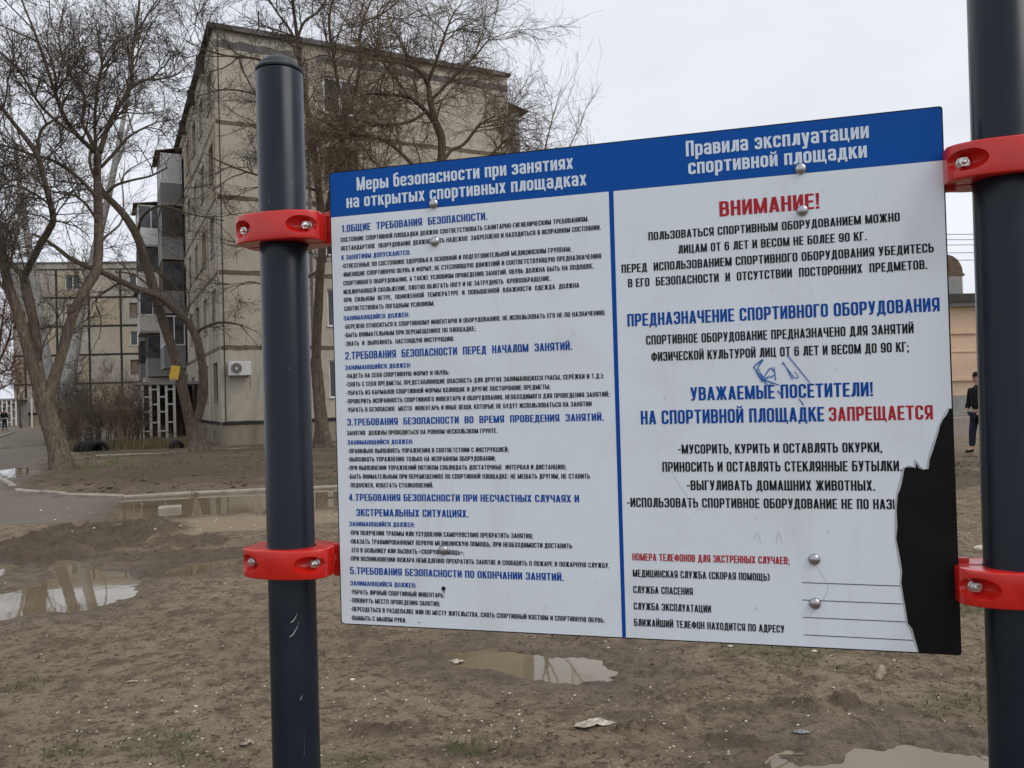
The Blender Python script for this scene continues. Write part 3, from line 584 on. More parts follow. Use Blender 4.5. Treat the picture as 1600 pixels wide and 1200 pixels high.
LINES = [
('W', 0.0648, 0.9258, 0.5342, 0.0283, 'Меры безопасности при занятиях'),
('W', 0.0399, 0.8906, 0.5601, 0.0284, 'на открытых спортивных площадках'),
('B', 0.0266, 0.8395, 0.3538, 0.0154, '1.ОБЩИЕ  ТРЕБОВАНИЯ  БЕЗОПАСНОСТИ.'),
('K', 0.0238, 0.8187, 0.5622, 0.0097, 'СОСТОЯНИЕ СПОРТИВНОЙ ПЛОЩАДКИ ДОЛЖНО СООТВЕТСТВОВАТЬ САНИТАРНО-ГИГИЕНИЧЕСКИМ ТРЕБОВАНИЯМ.'),
('K', 0.024, 0.8001, 0.5859, 0.0097, 'НЕСТАНДАРТНОЕ  ОБОРУДОВАНИЕ ДОЛЖНО БЫТЬ НАДЕЖНО  ЗАКРЕПЛЕНО И НАХОДИТЬСЯ В ИСПРАВНОМ СОСТОЯНИИ.'),
('B', 0.0247, 0.7803, 0.1832, 0.01, 'К ЗАНЯТИЯМ ДОПУСКАЮТСЯ:'),
('K', 0.0249, 0.7621, 0.5252, 0.0097, '-ОТНЕСЕННЫЕ ПО СОСТОЯНИЮ ЗДОРОВЬЯ К ОСНОВНОЙ И ПОДГОТОВИТЕЛЬНОЙ МЕДИЦИНСКИМ ГРУППАМ;'),
('K', 0.0252, 0.7439, 0.5851, 0.0097, '-ИМЕЮЩИЕ СПОРТИВНУЮ ОБУВЬ И ФОРМУ, НЕ СТЕСНЯЮЩУЮ ДВИЖЕНИЙ И СООТВЕТСТВУЮЩУЮ ПРЕДНАЗНАЧЕНИЮ'),
('K', 0.0276, 0.7252, 0.5698, 0.0096, 'СПОРТИВНОГО ОБОРУДОВАНИЯ, А ТАКЖЕ УСЛОВИЯМ ПРОВЕДЕНИЯ ЗАНЯТИЙ. ОБУВЬ ДОЛЖНА БЫТЬ НА ПОДОШВЕ,'),
('K', 0.0274, 0.7066, 0.4824, 0.0096, 'ИСКЛЮЧАЮЩЕЙ СКОЛЬЖЕНИЕ, ПЛОТНО ОБЛЕГАТЬ НОГУ И НЕ ЗАТРУДНЯТЬ  КРОВООБРАЩЕНИЕ.'),
('K', 0.0277, 0.6892, 0.5391, 0.0096, 'ПРИ  СИЛЬНОМ  ВЕТРЕ,  ПОНИЖЕННОЙ  ТЕМПЕРАТУРЕ  И  ПОВЫШЕННОЙ  ВЛАЖНОСТИ  ОДЕЖДА  ДОЛЖНА'),
('K', 0.0279, 0.6706, 0.2338, 0.0096, 'СООТВЕТСТВОВАТЬ ПОГОДНЫМ УСЛОВИЯМ.'),
('B', 0.0256, 0.6503, 0.1773, 0.0096, 'ЗАНИМАЮЩИЙСЯ ДОЛЖЕН:'),
('K', 0.0263, 0.6321, 0.5896, 0.0096, '-БЕРЕЖНО ОТНОСИТЬСЯ К СПОРТИВНОМУ ИНВЕНТАРЮ И ОБОРУДОВАНИЮ, НЕ ИСПОЛЬЗОВАТЬ ЕГО НЕ ПО НАЗНАЧЕНИЮ;'),
('K', 0.0261, 0.6139, 0.3219, 0.0096, '-БЫТЬ ВНИМАТЕЛЬНЫМ ПРИ ПЕРЕМЕЩЕНИЯХ ПО ПЛОЩАДКЕ;'),
('K', 0.0264, 0.5954, 0.2749, 0.0096, '-ЗНАТЬ  И  ВЫПОЛНЯТЬ  НАСТОЯЩУЮ ИНСТРУКЦИЮ.'),
('B', 0.0271, 0.5664, 0.5213, 0.0162, '2.ТРЕБОВАНИЯ  БЕЗОПАСНОСТИ  ПЕРЕД  НАЧАЛОМ  ЗАНЯТИЙ.'),
('B', 0.0262, 0.5442, 0.1777, 0.0096, 'ЗАНИМАЮЩИЙСЯ ДОЛЖЕН:'),
('K', 0.0269, 0.5264, 0.2622, 0.0096, '-НАДЕТЬ НА СЕБЯ СПОРТИВНУЮ ФОРМУ И ОБУВЬ;'),
('K', 0.0268, 0.5083, 0.5828, 0.0096, '-СНЯТЬ С СЕБЯ ПРЕДМЕТЫ, ПРЕДСТАВЛЯЮЩИЕ ОПАСНОСТЬ ДЛЯ ДРУГИХ ЗАНИМАЮЩИХСЯ (ЧАСЫ, СЕРЁЖКИ И Т.Д.);'),
('K', 0.027, 0.4901, 0.4744, 0.0096, '-УБРАТЬ ИЗ КАРМАНОВ СПОРТИВНОЙ ФОРМЫ КОЛЮЩИЕ И ДРУГИЕ ПОСТОРОННИЕ ПРЕДМЕТЫ;'),
('K', 0.0269, 0.472, 0.5923, 0.0096, '-ПРОВЕРИТЬ ИСПРАВНОСТЬ СПОРТИВНОГО ИНВЕНТАРЯ И ОБОРУДОВАНИЯ, НЕОБХОДИМОГО ДЛЯ ПРОВЕДЕНИЯ ЗАНЯТИЙ;'),
('K', 0.0267, 0.4539, 0.5568, 0.0096, '-УБРАТЬ В БЕЗОПАСНОЕ  МЕСТО  ИНВЕНТАРЬ И ИНЫЕ ВЕЩИ, КОТОРЫЕ НЕ БУДУТ ИСПОЛЬЗОВАТЬСЯ НА ЗАНЯТИИ'),
('B', 0.0275, 0.425, 0.5801, 0.0146, '3.ТРЕБОВАНИЯ  БЕЗОПАСНОСТИ  ВО  ВРЕМЯ  ПРОВЕДЕНИЯ  ЗАНЯТИЙ.'),
('K', 0.0264, 0.4042, 0.3621, 0.0096, 'ЗАНЯТИЯ  ДОЛЖНЫ ПРОВОДИТЬСЯ НА РОВНОМ НЕСКОЛЬЗКОМ ГРУНТЕ.'),
('B', 0.027, 0.3842, 0.1778, 0.0096, 'ЗАНИМАЮЩИЙСЯ ДОЛЖЕН:'),
('K', 0.0272, 0.3657, 0.3844, 0.0096, '-ПРАВИЛЬНО ВЫПОЛНЯТЬ УПРАЖНЕНИЯ В СООТВЕТСТВИИ С ИНСТРУКЦИЕЙ;'),
('K', 0.0271, 0.348, 0.3565, 0.0096, '-ВЫПОЛНЯТЬ УПРАЖНЕНИЯ ТОЛЬКО НА ИСПРАВНОМ ОБОРУДОВАНИИ;'),
('K', 0.0265, 0.3299, 0.5017, 0.0096, '-ПРИ ВЫПОЛНЕНИИ УПРАЖНЕНИЙ ПОТОКОМ СОБЛЮДАТЬ ДОСТАТОЧНЫЕ  ИНТЕРВАЛ И ДИСТАНЦИЮ;'),
('K', 0.0268, 0.3114, 0.5492, 0.0096, '-БЫТЬ ВНИМАТЕЛЬНЫМ ПРИ ПЕРЕМЕЩЕНИЯХ ПО СПОРТИВНОЙ ПЛОЩАДКЕ: НЕ МЕШАТЬ ДРУГИМ, НЕ СТАВИТЬ'),
('K', 0.0316, 0.293, 0.2198, 0.0096, 'ПОДНОЖЕК, ИЗБЕГАТЬ СТОЛКНОВЕНИЙ.'),
('B', 0.0265, 0.2645, 0.526, 0.0146, '4.ТРЕБОВАНИЯ БЕЗОПАСНОСТИ ПРИ НЕСЧАСТНЫХ СЛУЧАЯХ И'),
('B', 0.0431, 0.232, 0.295, 0.0153, 'ЭКСТРЕМАЛЬНЫХ СИТУАЦИЯХ.'),
('B', 0.026, 0.2103, 0.1761, 0.0098, 'ЗАНИМАЮЩИЙСЯ ДОЛЖЕН:'),
('K', 0.0258, 0.1914, 0.4298, 0.0098, '-ПРИ ПОЛУЧЕНИИ ТРАВМЫ ИЛИ УХУДШЕНИИ САМОЧУВСТВИЯ ПРЕКРАТИТЬ ЗАНЯТИЯ;'),
('K', 0.0257, 0.173, 0.5092, 0.0098, '-ОКАЗАТЬ ТРАВМИРОВАННОМУ ПЕРВУЮ МЕДИЦИНСКУЮ ПОМОЩЬ, ПРИ НЕОБХОДИМОСТИ ДОСТАВИТЬ'),
('K', 0.0303, 0.1546, 0.2829, 0.0098, 'ЕГО В БОЛЬНИЦУ ИЛИ ВЫЗВАТЬ «СКОРУЮ ПОМОЩЬ»;'),
('K', 0.0249, 0.1365, 0.5824, 0.0098, '-ПРИ ВОЗНИКНОВЕНИИ ПОЖАРА НЕМЕДЛЕННО ПРЕКРАТИТЬ ЗАНЯТИЕ И СООБЩИТЬ О ПОЖАРЕ В ПОЖАРНУЮ СЛУЖБУ,'),
('B', 0.0249, 0.1082, 0.4903, 0.0149, '5.ТРЕБОВАНИЯ БЕЗОПАСНОСТИ ПО ОКОНЧАНИИ ЗАНЯТИЙ.'),
('B', 0.0245, 0.0839, 0.1753, 0.0098, 'ЗАНИМАЮЩИЙСЯ ДОЛЖЕН:'),
('K', 0.0244, 0.0654, 0.2375, 0.0098, '-УБРАТЬ ЛИЧНЫЙ СПОРТИВНЫЙ ИНВЕНТАРЬ;'),
('K', 0.0242, 0.0474, 0.2272, 0.0098, '-ПОКИНУТЬ МЕСТО ПРОВЕДЕНИЯ ЗАНЯТИЯ;'),
('K', 0.024, 0.0289, 0.5697, 0.0098, '-ПЕРЕОДЕТЬСЯ В РАЗДЕВАЛКЕ ИЛИ ПО МЕСТУ ЖИТЕЛЬСТВА, СНЯТЬ СПОРТИВНЫЙ КОСТЮМ И СПОРТИВНУЮ ОБУВЬ:'),
('K', 0.0234, 0.0101, 0.151, 0.0098, '-ВЫМЫТЬ С МЫЛОМ РУКИ.'),
('W', 0.7538, 0.9269, 1.0779, 0.0294, 'Правила эксплуатации'),
('W', 0.7571, 0.892, 1.0735, 0.0294, 'спортивной площадки'),
('R', 0.8122, 0.8066, 0.9901, 0.0286, 'ВНИМАНИЕ!'),
('K', 0.6775, 0.7718, 1.1245, 0.0158, 'ПОЛЬЗОВАТЬСЯ СПОРТИВНЫМ ОБОРУДОВАНИЕМ МОЖНО'),
('K', 0.7332, 0.742, 1.0684, 0.0161, 'ЛИЦАМ ОТ 6 ЛЕТ И ВЕСОМ НЕ БОЛЕЕ 90 КГ.'),
('K', 0.6239, 0.7122, 1.178, 0.0164, 'ПЕРЕД  ИСПОЛЬЗОВАНИЕМ СПОРТИВНОГО ОБОРУДОВАНИЯ УБЕДИТЕСЬ'),
('K', 0.6356, 0.6833, 1.1666, 0.0164, 'В ЕГО  БЕЗОПАСНОСТИ  И  ОТСУТСТВИИ  ПОСТОРОННИХ  ПРЕДМЕТОВ.'),
('B', 0.6321, 0.6072, 1.1841, 0.0243, 'ПРЕДНАЗНАЧЕНИЕ СПОРТИВНОГО ОБОРУДОВАНИЯ'),
('K', 0.6671, 0.5701, 1.1408, 0.0177, 'СПОРТИВНОЕ ОБОРУДОВАНИЕ ПРЕДНАЗНАЧЕНО ДЛЯ ЗАНЯТИЙ'),
('K', 0.6762, 0.5376, 1.1319, 0.0176, 'ФИЗИЧЕСКОЙ КУЛЬТУРОЙ ЛИЦ ОТ 6 ЛЕТ И ВЕСОМ ДО 90 КГ;'),
('B', 0.7476, 0.4599, 1.0701, 0.0256, 'УВАЖАЕМЫЕ ПОСЕТИТЕЛИ!'),
('B', 0.6523, 0.4161, 0.986, 0.0265, 'НА СПОРТИВНОЙ ПЛОЩАДКЕ'),
('R', 0.9942, 0.416, 1.1671, 0.0254, 'ЗАПРЕЩАЕТСЯ'),
('K', 0.7213, 0.3586, 1.0823, 0.0179, '-МУСОРИТЬ, КУРИТЬ И ОСТАВЛЯТЬ ОКУРКИ,'),
('K', 0.6906, 0.3243, 1.114, 0.0189, 'ПРИНОСИТЬ И ОСТАВЛЯТЬ СТЕКЛЯННЫЕ БУТЫЛКИ.'),
('K', 0.7356, 0.2892, 1.0683, 0.0188, '-ВЫГУЛИВАТЬ ДОМАШНИХ ЖИВОТНЫХ.'),
('K', 0.6205, 0.256, 1.0994, 0.0182, '-ИСПОЛЬЗОВАТЬ СПОРТИВНОЕ ОБОРУДОВАНИЕ НЕ ПО НАЗ|'),
('R', 0.6277, 0.1526, 0.9174, 0.014, 'НОМЕРА ТЕЛЕФОНОВ ДЛЯ ЭКСТРЕННЫХ СЛУЧАЕВ;'),
('K', 0.6276, 0.1209, 0.8815, 0.014, 'МЕДИЦИНСКАЯ СЛУЖБА (СКОРАЯ ПОМОЩЬ)'),
('K', 0.6275, 0.0893, 0.7406, 0.014, 'СЛУЖБА СПАСЕНИЯ'),
('K', 0.6274, 0.0572, 0.7734, 0.014, 'СЛУЖБА ЭКСПЛУАТАЦИИ'),
('K', 0.6272, 0.0256, 0.9047, 0.014, 'БЛИЖАЙШИЙ ТЕЛЕФОН НАХОДИТСЯ ПО АДРЕСУ'),
]
# ------------------------------------------------------------------ information stand
s = NT('post_paint'); v = s.coord(); n = s.noise(v, 6, 5); sc = s.noise(s.coord((30, 30, 4)), 5, 4, .6)
s.set(color=s.mix(s.ramp(sc, [(.72, 0.0), (.76, .35)]), s.ramp(n, [(.3, (.007, .0115, .018)), (.7, (.012, .018, .027))]), (.12, .13, .14)), rough=s.ramp(n, [(.3, .24), (.7, .36)]), spec=.24)
s.bump(s.noise(v, 260, 3), .12, .0006); MATS['post_paint'] = s.m
s = NT('clamp_red'); v = s.coord(); n = s.noise(v, 18, 5); n2 = s.noise(v, 160, 3, .7)
s.set(color=s.mix(s.ramp(n2, [(.70, 0.0), (.74, .5)]), s.ramp(n, [(.3, (.52, .010, .006)), (.7, (.64, .016, .009))]), (.7, .3, .25)), rough=s.ramp(n, [(.3, .22), (.7, .34)]), spec=.5, coat=.3, coatr=.2)
s.bump(s.noise(v, 300, 2), .1, .0004); MATS['clamp_red'] = s.m
mat_plain('nut_steel', (.62, .62, .60), .28, metal=1, var=.15, scale=60, bump=.2, bscale=300, bdist=.0005)
mat_plain('board_black', (.0045, .004, .004), .6, var=.3, scale=12, bump=.2, bscale=120, bdist=.0006)
mat_plain('dome_steel', (.42, .42, .43), .33, metal=1, var=.12, scale=80, bump=.15, bscale=200, bdist=.0006)
def sticker(name, c, stain, spec=.12, rough=.35):
    s = NT(name); v = s.coord(); n = s.noise(v, 5, 6, .6, .5); n2 = s.noise(v, 38, 5, .7); n3 = s.noise(s.coord((1, 1, .25)), 9, 5, .7)
    col = s.mix(s.ramp(n, [(.5, 0.0), (.8, .22)]), c, stain)
    col = s.mix(s.ramp(n3, [(.56, 0.0), (.75, .25)]), col, stain)
    col = s.mix(s.ramp(n2, [(.68, 0.0), (.76, .5)]), col, stain)
    s.set(color=col, rough=s.ramp(n, [(.3, rough), (.7, rough + .12)]), spec=spec); s.bump(s.noise(v, 4, 3), .05, .01); MATS[name] = s.m
sticker('vinyl_white', (.74, .80, .86), (.42, .42, .39))
sticker('vinyl_blue', (.002, .080, .37), (.02, .07, .22))
sticker('print_blue', (.003, .068, .34), (.03, .08, .25))
sticker('print_black', (.012, .012, .013), (.03, .03, .03))
sticker('print_red', (.42, .022, .035), (.35, .05, .05))
sticker('print_white', (.68, .78, .88), (.4, .42, .45))
sticker('scuff_grey', (.46, .48, .49), (.4, .4, .38))
sticker('ink_blue', (.03, .14, .42), (.1, .2, .4))
stand = empty('information_stand', (-.4944, 1.795, 0), 0)
tag(stand, 'sports ground rules board held by red clamps between two dark round posts', 'information board')
SX, SY = -.4944, 1.795
YAW = -math.radians(15.28)
def local(o, x, y, z, rz=0, rx=0): o.location = (x - SX, y - SY, z); o.rotation_euler = (rx, 0, rz)
def make_post(x, y, h, lean):
    r = .0508; m = MB(); m.tube([(0, 0, -.3), (0, 0, h - .004), (0, 0, h)], [r, r, r - .002], 72)
    o = m.build('post', 'post_paint', stand, smooth='auto'); local(o, x, y, 0); o.rotation_euler = (0, lean, 0)
    m = MB(); prof = [(.0506, .0), (.0516, .002), (.0516, .005), (.049, .008)] + [(.044 * math.cos(t), .009 + .026 * math.sin(t)) for t in np.linspace(0, 1.5, 10)]
    m.tube([(0, 0, h + .002 + b) for a, b in prof], [a for a, b in prof], 64); m.build('cap', 'cap_plastic', o, smooth='auto'); return o
mat_plain('cap_plastic', (.045, .05, .055), .45, var=.2, scale=40, bump=.3, bscale=200, bdist=.0008)
e = np.array([math.cos(YAW), math.sin(YAW)]); B0 = np.array([-.38078, 1.76348]); nrm = np.array([-e[1], e[0]])
pL = B0 - e * .1175; pR = B0 + e * 1.290 - np.array([.009, 0]); pL = pL + np.array([.004, 0])
PL_ = make_post(pL[0], pL[1], 2.276, -.0015); make_post(pR[0], pR[1], 2.75, .008)
m = MB()
for a0, z0_, da, dz in ((-1.42, 1.085, .30, .018), (-1.48, 1.055, .42, .03), (-1.0, .80, .05, .05), (-.9, 2.02, .04, .012), (-1.2, 1.62, .03, .01), (-1.9, 1.98, .05, .02), (-1.1, .92, .1, .01)):
    for k in range(5):
        t0, t1 = k / 5, (k + 1) / 5; f = lambda t: (a0 + da * t, z0_ + dz * t * t); (A0, Z0), (A1, Z1) = f(t0), f(t1); w_ = .0011 * math.sin(math.pi * (t0 + .1)) + .0002; R0 = .0511
        m.add([(R0 * math.cos(A0), R0 * math.sin(A0), Z0 - w_), (R0 * math.cos(A1), R0 * math.sin(A1), Z1 - w_), (R0 * math.cos(A1), R0 * math.sin(A1), Z1 + w_), (R0 * math.cos(A0), R0 * math.sin(A0), Z0 + w_)], [(0, 1, 2, 3)])
link('scratches', m.mesh('scratches', 'scuff_grey'), PL_)['kind'] = 'stuff'
# clamp
def hexnut(m, r, y0, y1): m.tube([(0, y0, 0), (0, y1 + .0015, 0), (0, y1, 0)], [r, r, r * .9], 6)
def clamp_half(sign):
    pl = [(-.099, -.0025), (-.099, -.034), (-.088, -.050), (-.055, -.0660), (-.028, -.0695), (0, -.071), (.028, -.0695), (.055, -.0660), (.088, -.050), (.099, -.034), (.099, -.0025)]
    inner = [(.0512 * math.cos(t), -.0512 * math.sin(t)) for t in np.linspace(.046, math.pi - .046, 22)]
    poly = fillet([(p[0], p[1], .012 if 1 < i < 9 else 0) for i, p in enumerate(pl)], False, 4); poly = [tuple(p) for p in poly] + inner
    m = MB(); m.prismz([(x, y * sign) for x, y in poly], -.0305, .0305); me = m.mesh('clamp', 'clamp_red', bevel=.003, seg=3)
    o = link('tmp', me)
    for sx in (-1, 1):
        bm = bmesh.new(); bmesh.ops.create_uvsphere(bm, u_segments=32, v_segments=20, radius=1)
        for v_ in bm.verts: v_.co = Vector((v_.co.x * (.036 if v_.co.x * sx < 0 else .06) + sx * .078, (v_.co.y * .037 - .068) * sign, v_.co.z * .0195))
        if sign < 0: bmesh.ops.reverse_faces(bm, faces=bm.faces)
        bmesh.ops.recalc_face_normals(bm, faces=bm.faces)
        mc = bpy.data.meshes.new('c'); bm.to_mesh(mc); bm.free(); oc = link('tmpc', mc)
        md_ = o.modifiers.new('b', 'BOOLEAN'); md_.object = oc; md_.operation = 'DIFFERENCE'; md_.solver = 'EXACT'
    bpy.context.view_layer.update(); dgp = bpy.context.evaluated_depsgraph_get(); me2 = bpy.data.meshes.new_from_object(o.evaluated_get(dgp))
    for x in [x for x in bpy.data.objects if x.name.startswith('tmp')]: bpy.data.objects.remove(x)
    for p in me2.polygons: p.use_smooth = True
    me2.set_sharp_from_angle(angle=math.radians(45))
    if not me2.materials: me2.materials.append(MATS['clamp_red'])
    return me2
hf, hb = clamp_half(1), clamp_half(-1)
mn = MB(); mn.tube([(0, .004, 0), (0, -.001, 0)], [.0115, .0115], 20); hexnut(mn, .0098, -.001, -.010); nut_me = mn.mesh('nut', 'nut_steel', smooth=False, bevel=.0006, seg=1)
mn = MB(); mn.tube([(0, -.009, 0), (0, -.0135, 0), (0, -.0155, 0)], [.0048, .0048, .0028], 16); stud_me = mn.mesh('stud', 'nut_steel', smooth='auto')
clamp_root = None
for (pp, z, sd) in ((pL, 1.927, 1), (pL, 1.209, 1), (pR + np.array([.0155, 0]), 1.932, -1), (pR + np.array([.0097, 0]), 1.203, -1)):
    c = link('clamp', hf, stand); local(c, pp[0], pp[1], z, YAW)
    link('clamp_back', hb, c)
    for sx in (-1, 1):
        nn = link('nut', nut_me, c); nn.location = (sx * .074, -.034, 0)
        n3 = link('stud', stud_me, c); n3.location = (sx * .074, -.034, 0)
    m = MB(); m.tube([(sd * .074, .020, 0), (sd * .090, .028, 0), (sd * .112, .046, 0), (sd * .165, .050, 0)], [.026, .024, .021, .021], 24); m.build('boss', 'clamp_red', c, smooth='auto')
# board: black core, vinyl sheets, print
RX = .00504; BW, BH, TH = 1.2, .9705, .010
board = empty('board'); board.parent = stand; local(board, B0[0], B0[1], 1.0732, YAW, RX)
def rrect(x0, x1, z0, z1, r, n=5):
    o = []
    for cx, cz, a0 in ((x1 - r, z0 + r, -90), (x1 - r, z1 - r, 0), (x0 + r, z1 - r, 90), (x0 + r, z0 + r, 180)):
        o += [(cx + r * math.cos(math.radians(a0 + 90 * k / n)), cz + r * math.sin(math.radians(a0 + 90 * k / n))) for k in range(n + 1)]
    return o
m = MB(); m.prism(rrect(0, BW, 0, BH, .006), .0006, TH); m.build('panel', 'board_black', board, smooth=False)
def flat(name, polys, y, mat, th=0.0):
    m = MB()
    for p in polys: m.prism(p, y - .00025, y)
    return m.build(name, mat, board)
torn = [(1.1967, .4345), (1.1909, .4346), (1.186, .425), (1.1815, .4166), (1.1765, .405), (1.1729, .3934), (1.168, .379), (1.1623, .3638), (1.157, .345), (1.1541, .3298), (1.1493, .3264), (1.1417, .3299),
        (1.1385, .337), (1.1351, .3449), (1.1347, .3308), (1.125, .3314), (1.1162, .3309), (1.113, .318), (1.1094, .3043), (1.106, .293), (1.1039, .2828), (1.1015, .268), (1.1005, .2527), (1.0996, .2257),
        (1.0988, .2033), (1.101, .184), (1.1027, .1669), (1.1059, .1455), (1.1044, .1241), (1.107, .103), (1.109, .0857), (1.1126, .0516), (1.1182, .0433), (1.1234, .0222), (1.1295, .0022)]
e0 = .0022
white = [(e0, .006), (.006, e0), torn[-1]] + torn[::-1][1:] + [(BW - e0, .4345), (BW - e0, .8737), (e0, .8737)]
flat('sticker', [white], .0004, 'vinyl_white')
m = MB()      # thin curled rim of the torn vinyl
tp = [np.array(p) for p in torn[1:]]; rim = []
for i, p in enumerate(tp):
    d = tp[min(i + 1, len(tp) - 1)] - tp[max(i - 1, 0)]; d /= np.linalg.norm(d); n_ = np.array([d[1], -d[0]]); w_ = .0012 + .0028 * random.random() ** 2; h_ = .0006 + .003 * random.random() ** 2
    rim.append((p - n_ * -.0008, p + n_ * w_, h_)) if (n_ @ np.array([1, 0])) > 0 else rim.append((p + n_ * .0008, p - n_ * w_, h_))
for a, b in zip(rim[:-1], rim[1:]): m.add([(a[0][0], -.0004, a[0][1]), (b[0][0], -.0004, b[0][1]), (b[1][0], -.0004 - b[2], b[1][1]), (a[1][0], -.0004 - a[2], a[1][1])], [(0, 1, 2, 3)])
link('curled_rim', m.mesh('curled_rim', 'scuff_grey'), board)
band = [(e0, .8741), (BW - e0, .8741), (BW - e0, BH - .006), (BW - .006, BH - e0), (.006, BH - e0), (e0, BH - .006)]
flat('header_band', [band], .0004, 'vinyl_blue')
flat('divider_line', [[(.6032, e0 + .0005), (.6105, e0 + .0005), (.6125, .8737), (.6035, .8737)]], -.00005, 'print_blue')
flat('blank_line', [[(.9380, z), (x1, z - .0008), (x1, z + .0005), (.9380, z + .0013)] for z, x1 in ((.119, 1.1055), (.0871, 1.1085), (.0552, 1.112), (.0230, 1.1225))], -.00005, 'print_black')
for key, nm, mat in (('W', 'heading_line', 'print_white'), ('B', 'blue_text_line', 'print_blue'), ('K', 'black_text_line', 'print_black'), ('R', 'red_text_line', 'print_red')):
    for L_ in LINES:
        if L_[0] != key: continue
        V, T_ = text_tris([L_[1:]])
        tag(link(nm, mesh_np(nm, np.stack([V[:, 0], np.full(len(V), -.00045), V[:, 1]], -1), T_, mat, smooth=False), board), kind='stuff')
scr = [[(.8826, .5341), (.8658, .5204), (.8762, .4976), (.9087, .4839)], [(.8649, .5204), (.879, .4921)], [(.879, .4921), (.8949, .5193), (.9039, .5064), (.8933, .4969)], [(.9013, .519), (.9035, .4943)],
       [(.9143, .5252), (.9205, .5205), (.9365, .4954), (.9458, .4968), (.9369, .5078)], [(.9165, .5273), (.9331, .4946)], [(.9254, .5403), (.9634, .4865)], [(.9416, .4597), (.9525, .447)],
       [(.8817, .5323), (.8691, .5149), (.8814, .4996)], [(.8689, .5104), (.8894, .4828), (.8961, .4901)], [(.9065, .475), (.913, .466)], [(.873, .516), (.884, .495), (.892, .502)]]
m = MB()
for i, L_ in enumerate(scr):
    for k in range(2):
        pts = [(x + random.uniform(-.0015, .0015), z + random.uniform(-.0015, .0015), .006) for x, z in L_]
        for q in stroke(pts, random.uniform(.0008, .0019)): m.add([(p[0], -.0009 - i * 2e-5 - k * 1e-5, p[1]) for p in q], [(0, 1, 2, 3)])
tag(link('scribble', m.mesh('scribble', 'ink_blue'), board), kind='stuff')
m = MB()   # grey scuffs on the sheet
for i in range(30):
    u, w_ = random.uniform(.03, 1.08), random.uniform(.03, .85); a = random.uniform(-1.6, 1.6); l = random.uniform(.002, .012)
    q = stroke([(u, w_), (u + l * .5 * math.cos(a) + .001, w_ + l * .5 * math.sin(a), .002), (u + l * math.cos(a + .4), w_ + l * math.sin(a + .4))], random.uniform(.0004, .0011))
    for p in q: m.add([(x, -.0006 - i * 1e-5, z) for x, z in p], [(0, 1, 2, 3)])
for pts in ([(.70, .345), (.715, .31), (.745, .262), (.765, .25)], [(.965, .15), (.985, .115), (.975, .09), (.95, .06)], [(.855, .195), (.862, .215), (.868, .19)], [(.895, .19), (.9, .218), (.905, .192)], [(.985, .218), (.987, .208)]):
    for q in stroke([(x, z, .01) for x, z in pts], .0008): m.add([(x, -.0006, z) for x, z in q], [(0, 1, 2, 3)])
tag(link('scuff', m.mesh('scuff', 'scuff_grey'), board), kind='stuff')
dome = MB(); pr = [(.0106, 0), (.0106, .0008)] + [(.0104 * math.cos(t), .0008 + .0062 * math.sin(t)) for t in np.linspace(0.1, 1.5, 7)]
dome.tube([(0, -.0003 - b, 0) for a, b in pr], [a for a, b in pr], 32); dme = dome.mesh('rivet', 'dome_steel', smooth='auto')
for u, w_ in ((.2382, .8822), (.2384, .8036), (.2384, .1638), (.9597, .8823), (.9603, .8052), (.9607, .1628), (.9594, .0819)):
    o = link('rivet', dme, board); o.location = (u, 0, w_)
m = MB(); m.prism([(.236 + .0044 * math.cos(t), .0845 + .0044 * math.sin(t)) for t in np.linspace(0, 6.28, 16)[:-1]] , -.0006, -.0011)
m.prism([(.2352, .081), (.238, .081), (.2374, .0745), (.2358, .0752)], -.0012, -.0006); m.prism([(.1795 + .0016 * math.cos(t), .012 + .0014 * math.sin(t)) for t in np.linspace(0, 6.28, 8)[:-1]], -.0006, -.0009)
m.build('screw_hole', 'board_black', board)['kind'] = 'stuff'
for nm, x0, x1, z0, z1 in (('bracket', -.02, .10, .10, .17), ('bracket', -.02, .10, .82, .89), ('bracket', 1.10, 1.22, .10, .17), ('bracket', 1.10, 1.22, .82, .89)):
    MB().box(x0, x1, TH + .001, TH + .012, z0, z1).build(nm, 'clamp_red', board, bevel=.002)
# ------------------------------------------------------------------ buildings
FG = lambda u, o, z: (u, -o, z)      # face looking to -y (gable side)
FF = lambda u, o, z: (-o, u, z)      # face looking to -x (long side)
def wall_piece(fn, u0, u1, z0, z1, holes, mat, parent, name='wall_panel', gap=.012, th=.28, proud=0.0):
    """slab with rectangular openings, cut into boxes that butt"""
    m = MB(fn); us = sorted({u0 + gap, u1 - gap} | {h[i] for h in holes for i in (0, 1)}); zs = sorted({z0 + gap, z1 - gap} | {h[i] for h in holes for i in (2, 3)})
    for hole in [0]:
        for i in range(len(us) - 1):
            for j in range(len(zs) - 1):
                cu, cz = (us[i] + us[i + 1]) / 2, (zs[j] + zs[j + 1]) / 2
                if any(h[0] < cu < h[1] and h[2] < cz < h[3] for h in holes): continue
                m.box(us[i], us[i + 1], -th, proud, zs[j], zs[j + 1])
    return m.build(name, mat, parent)
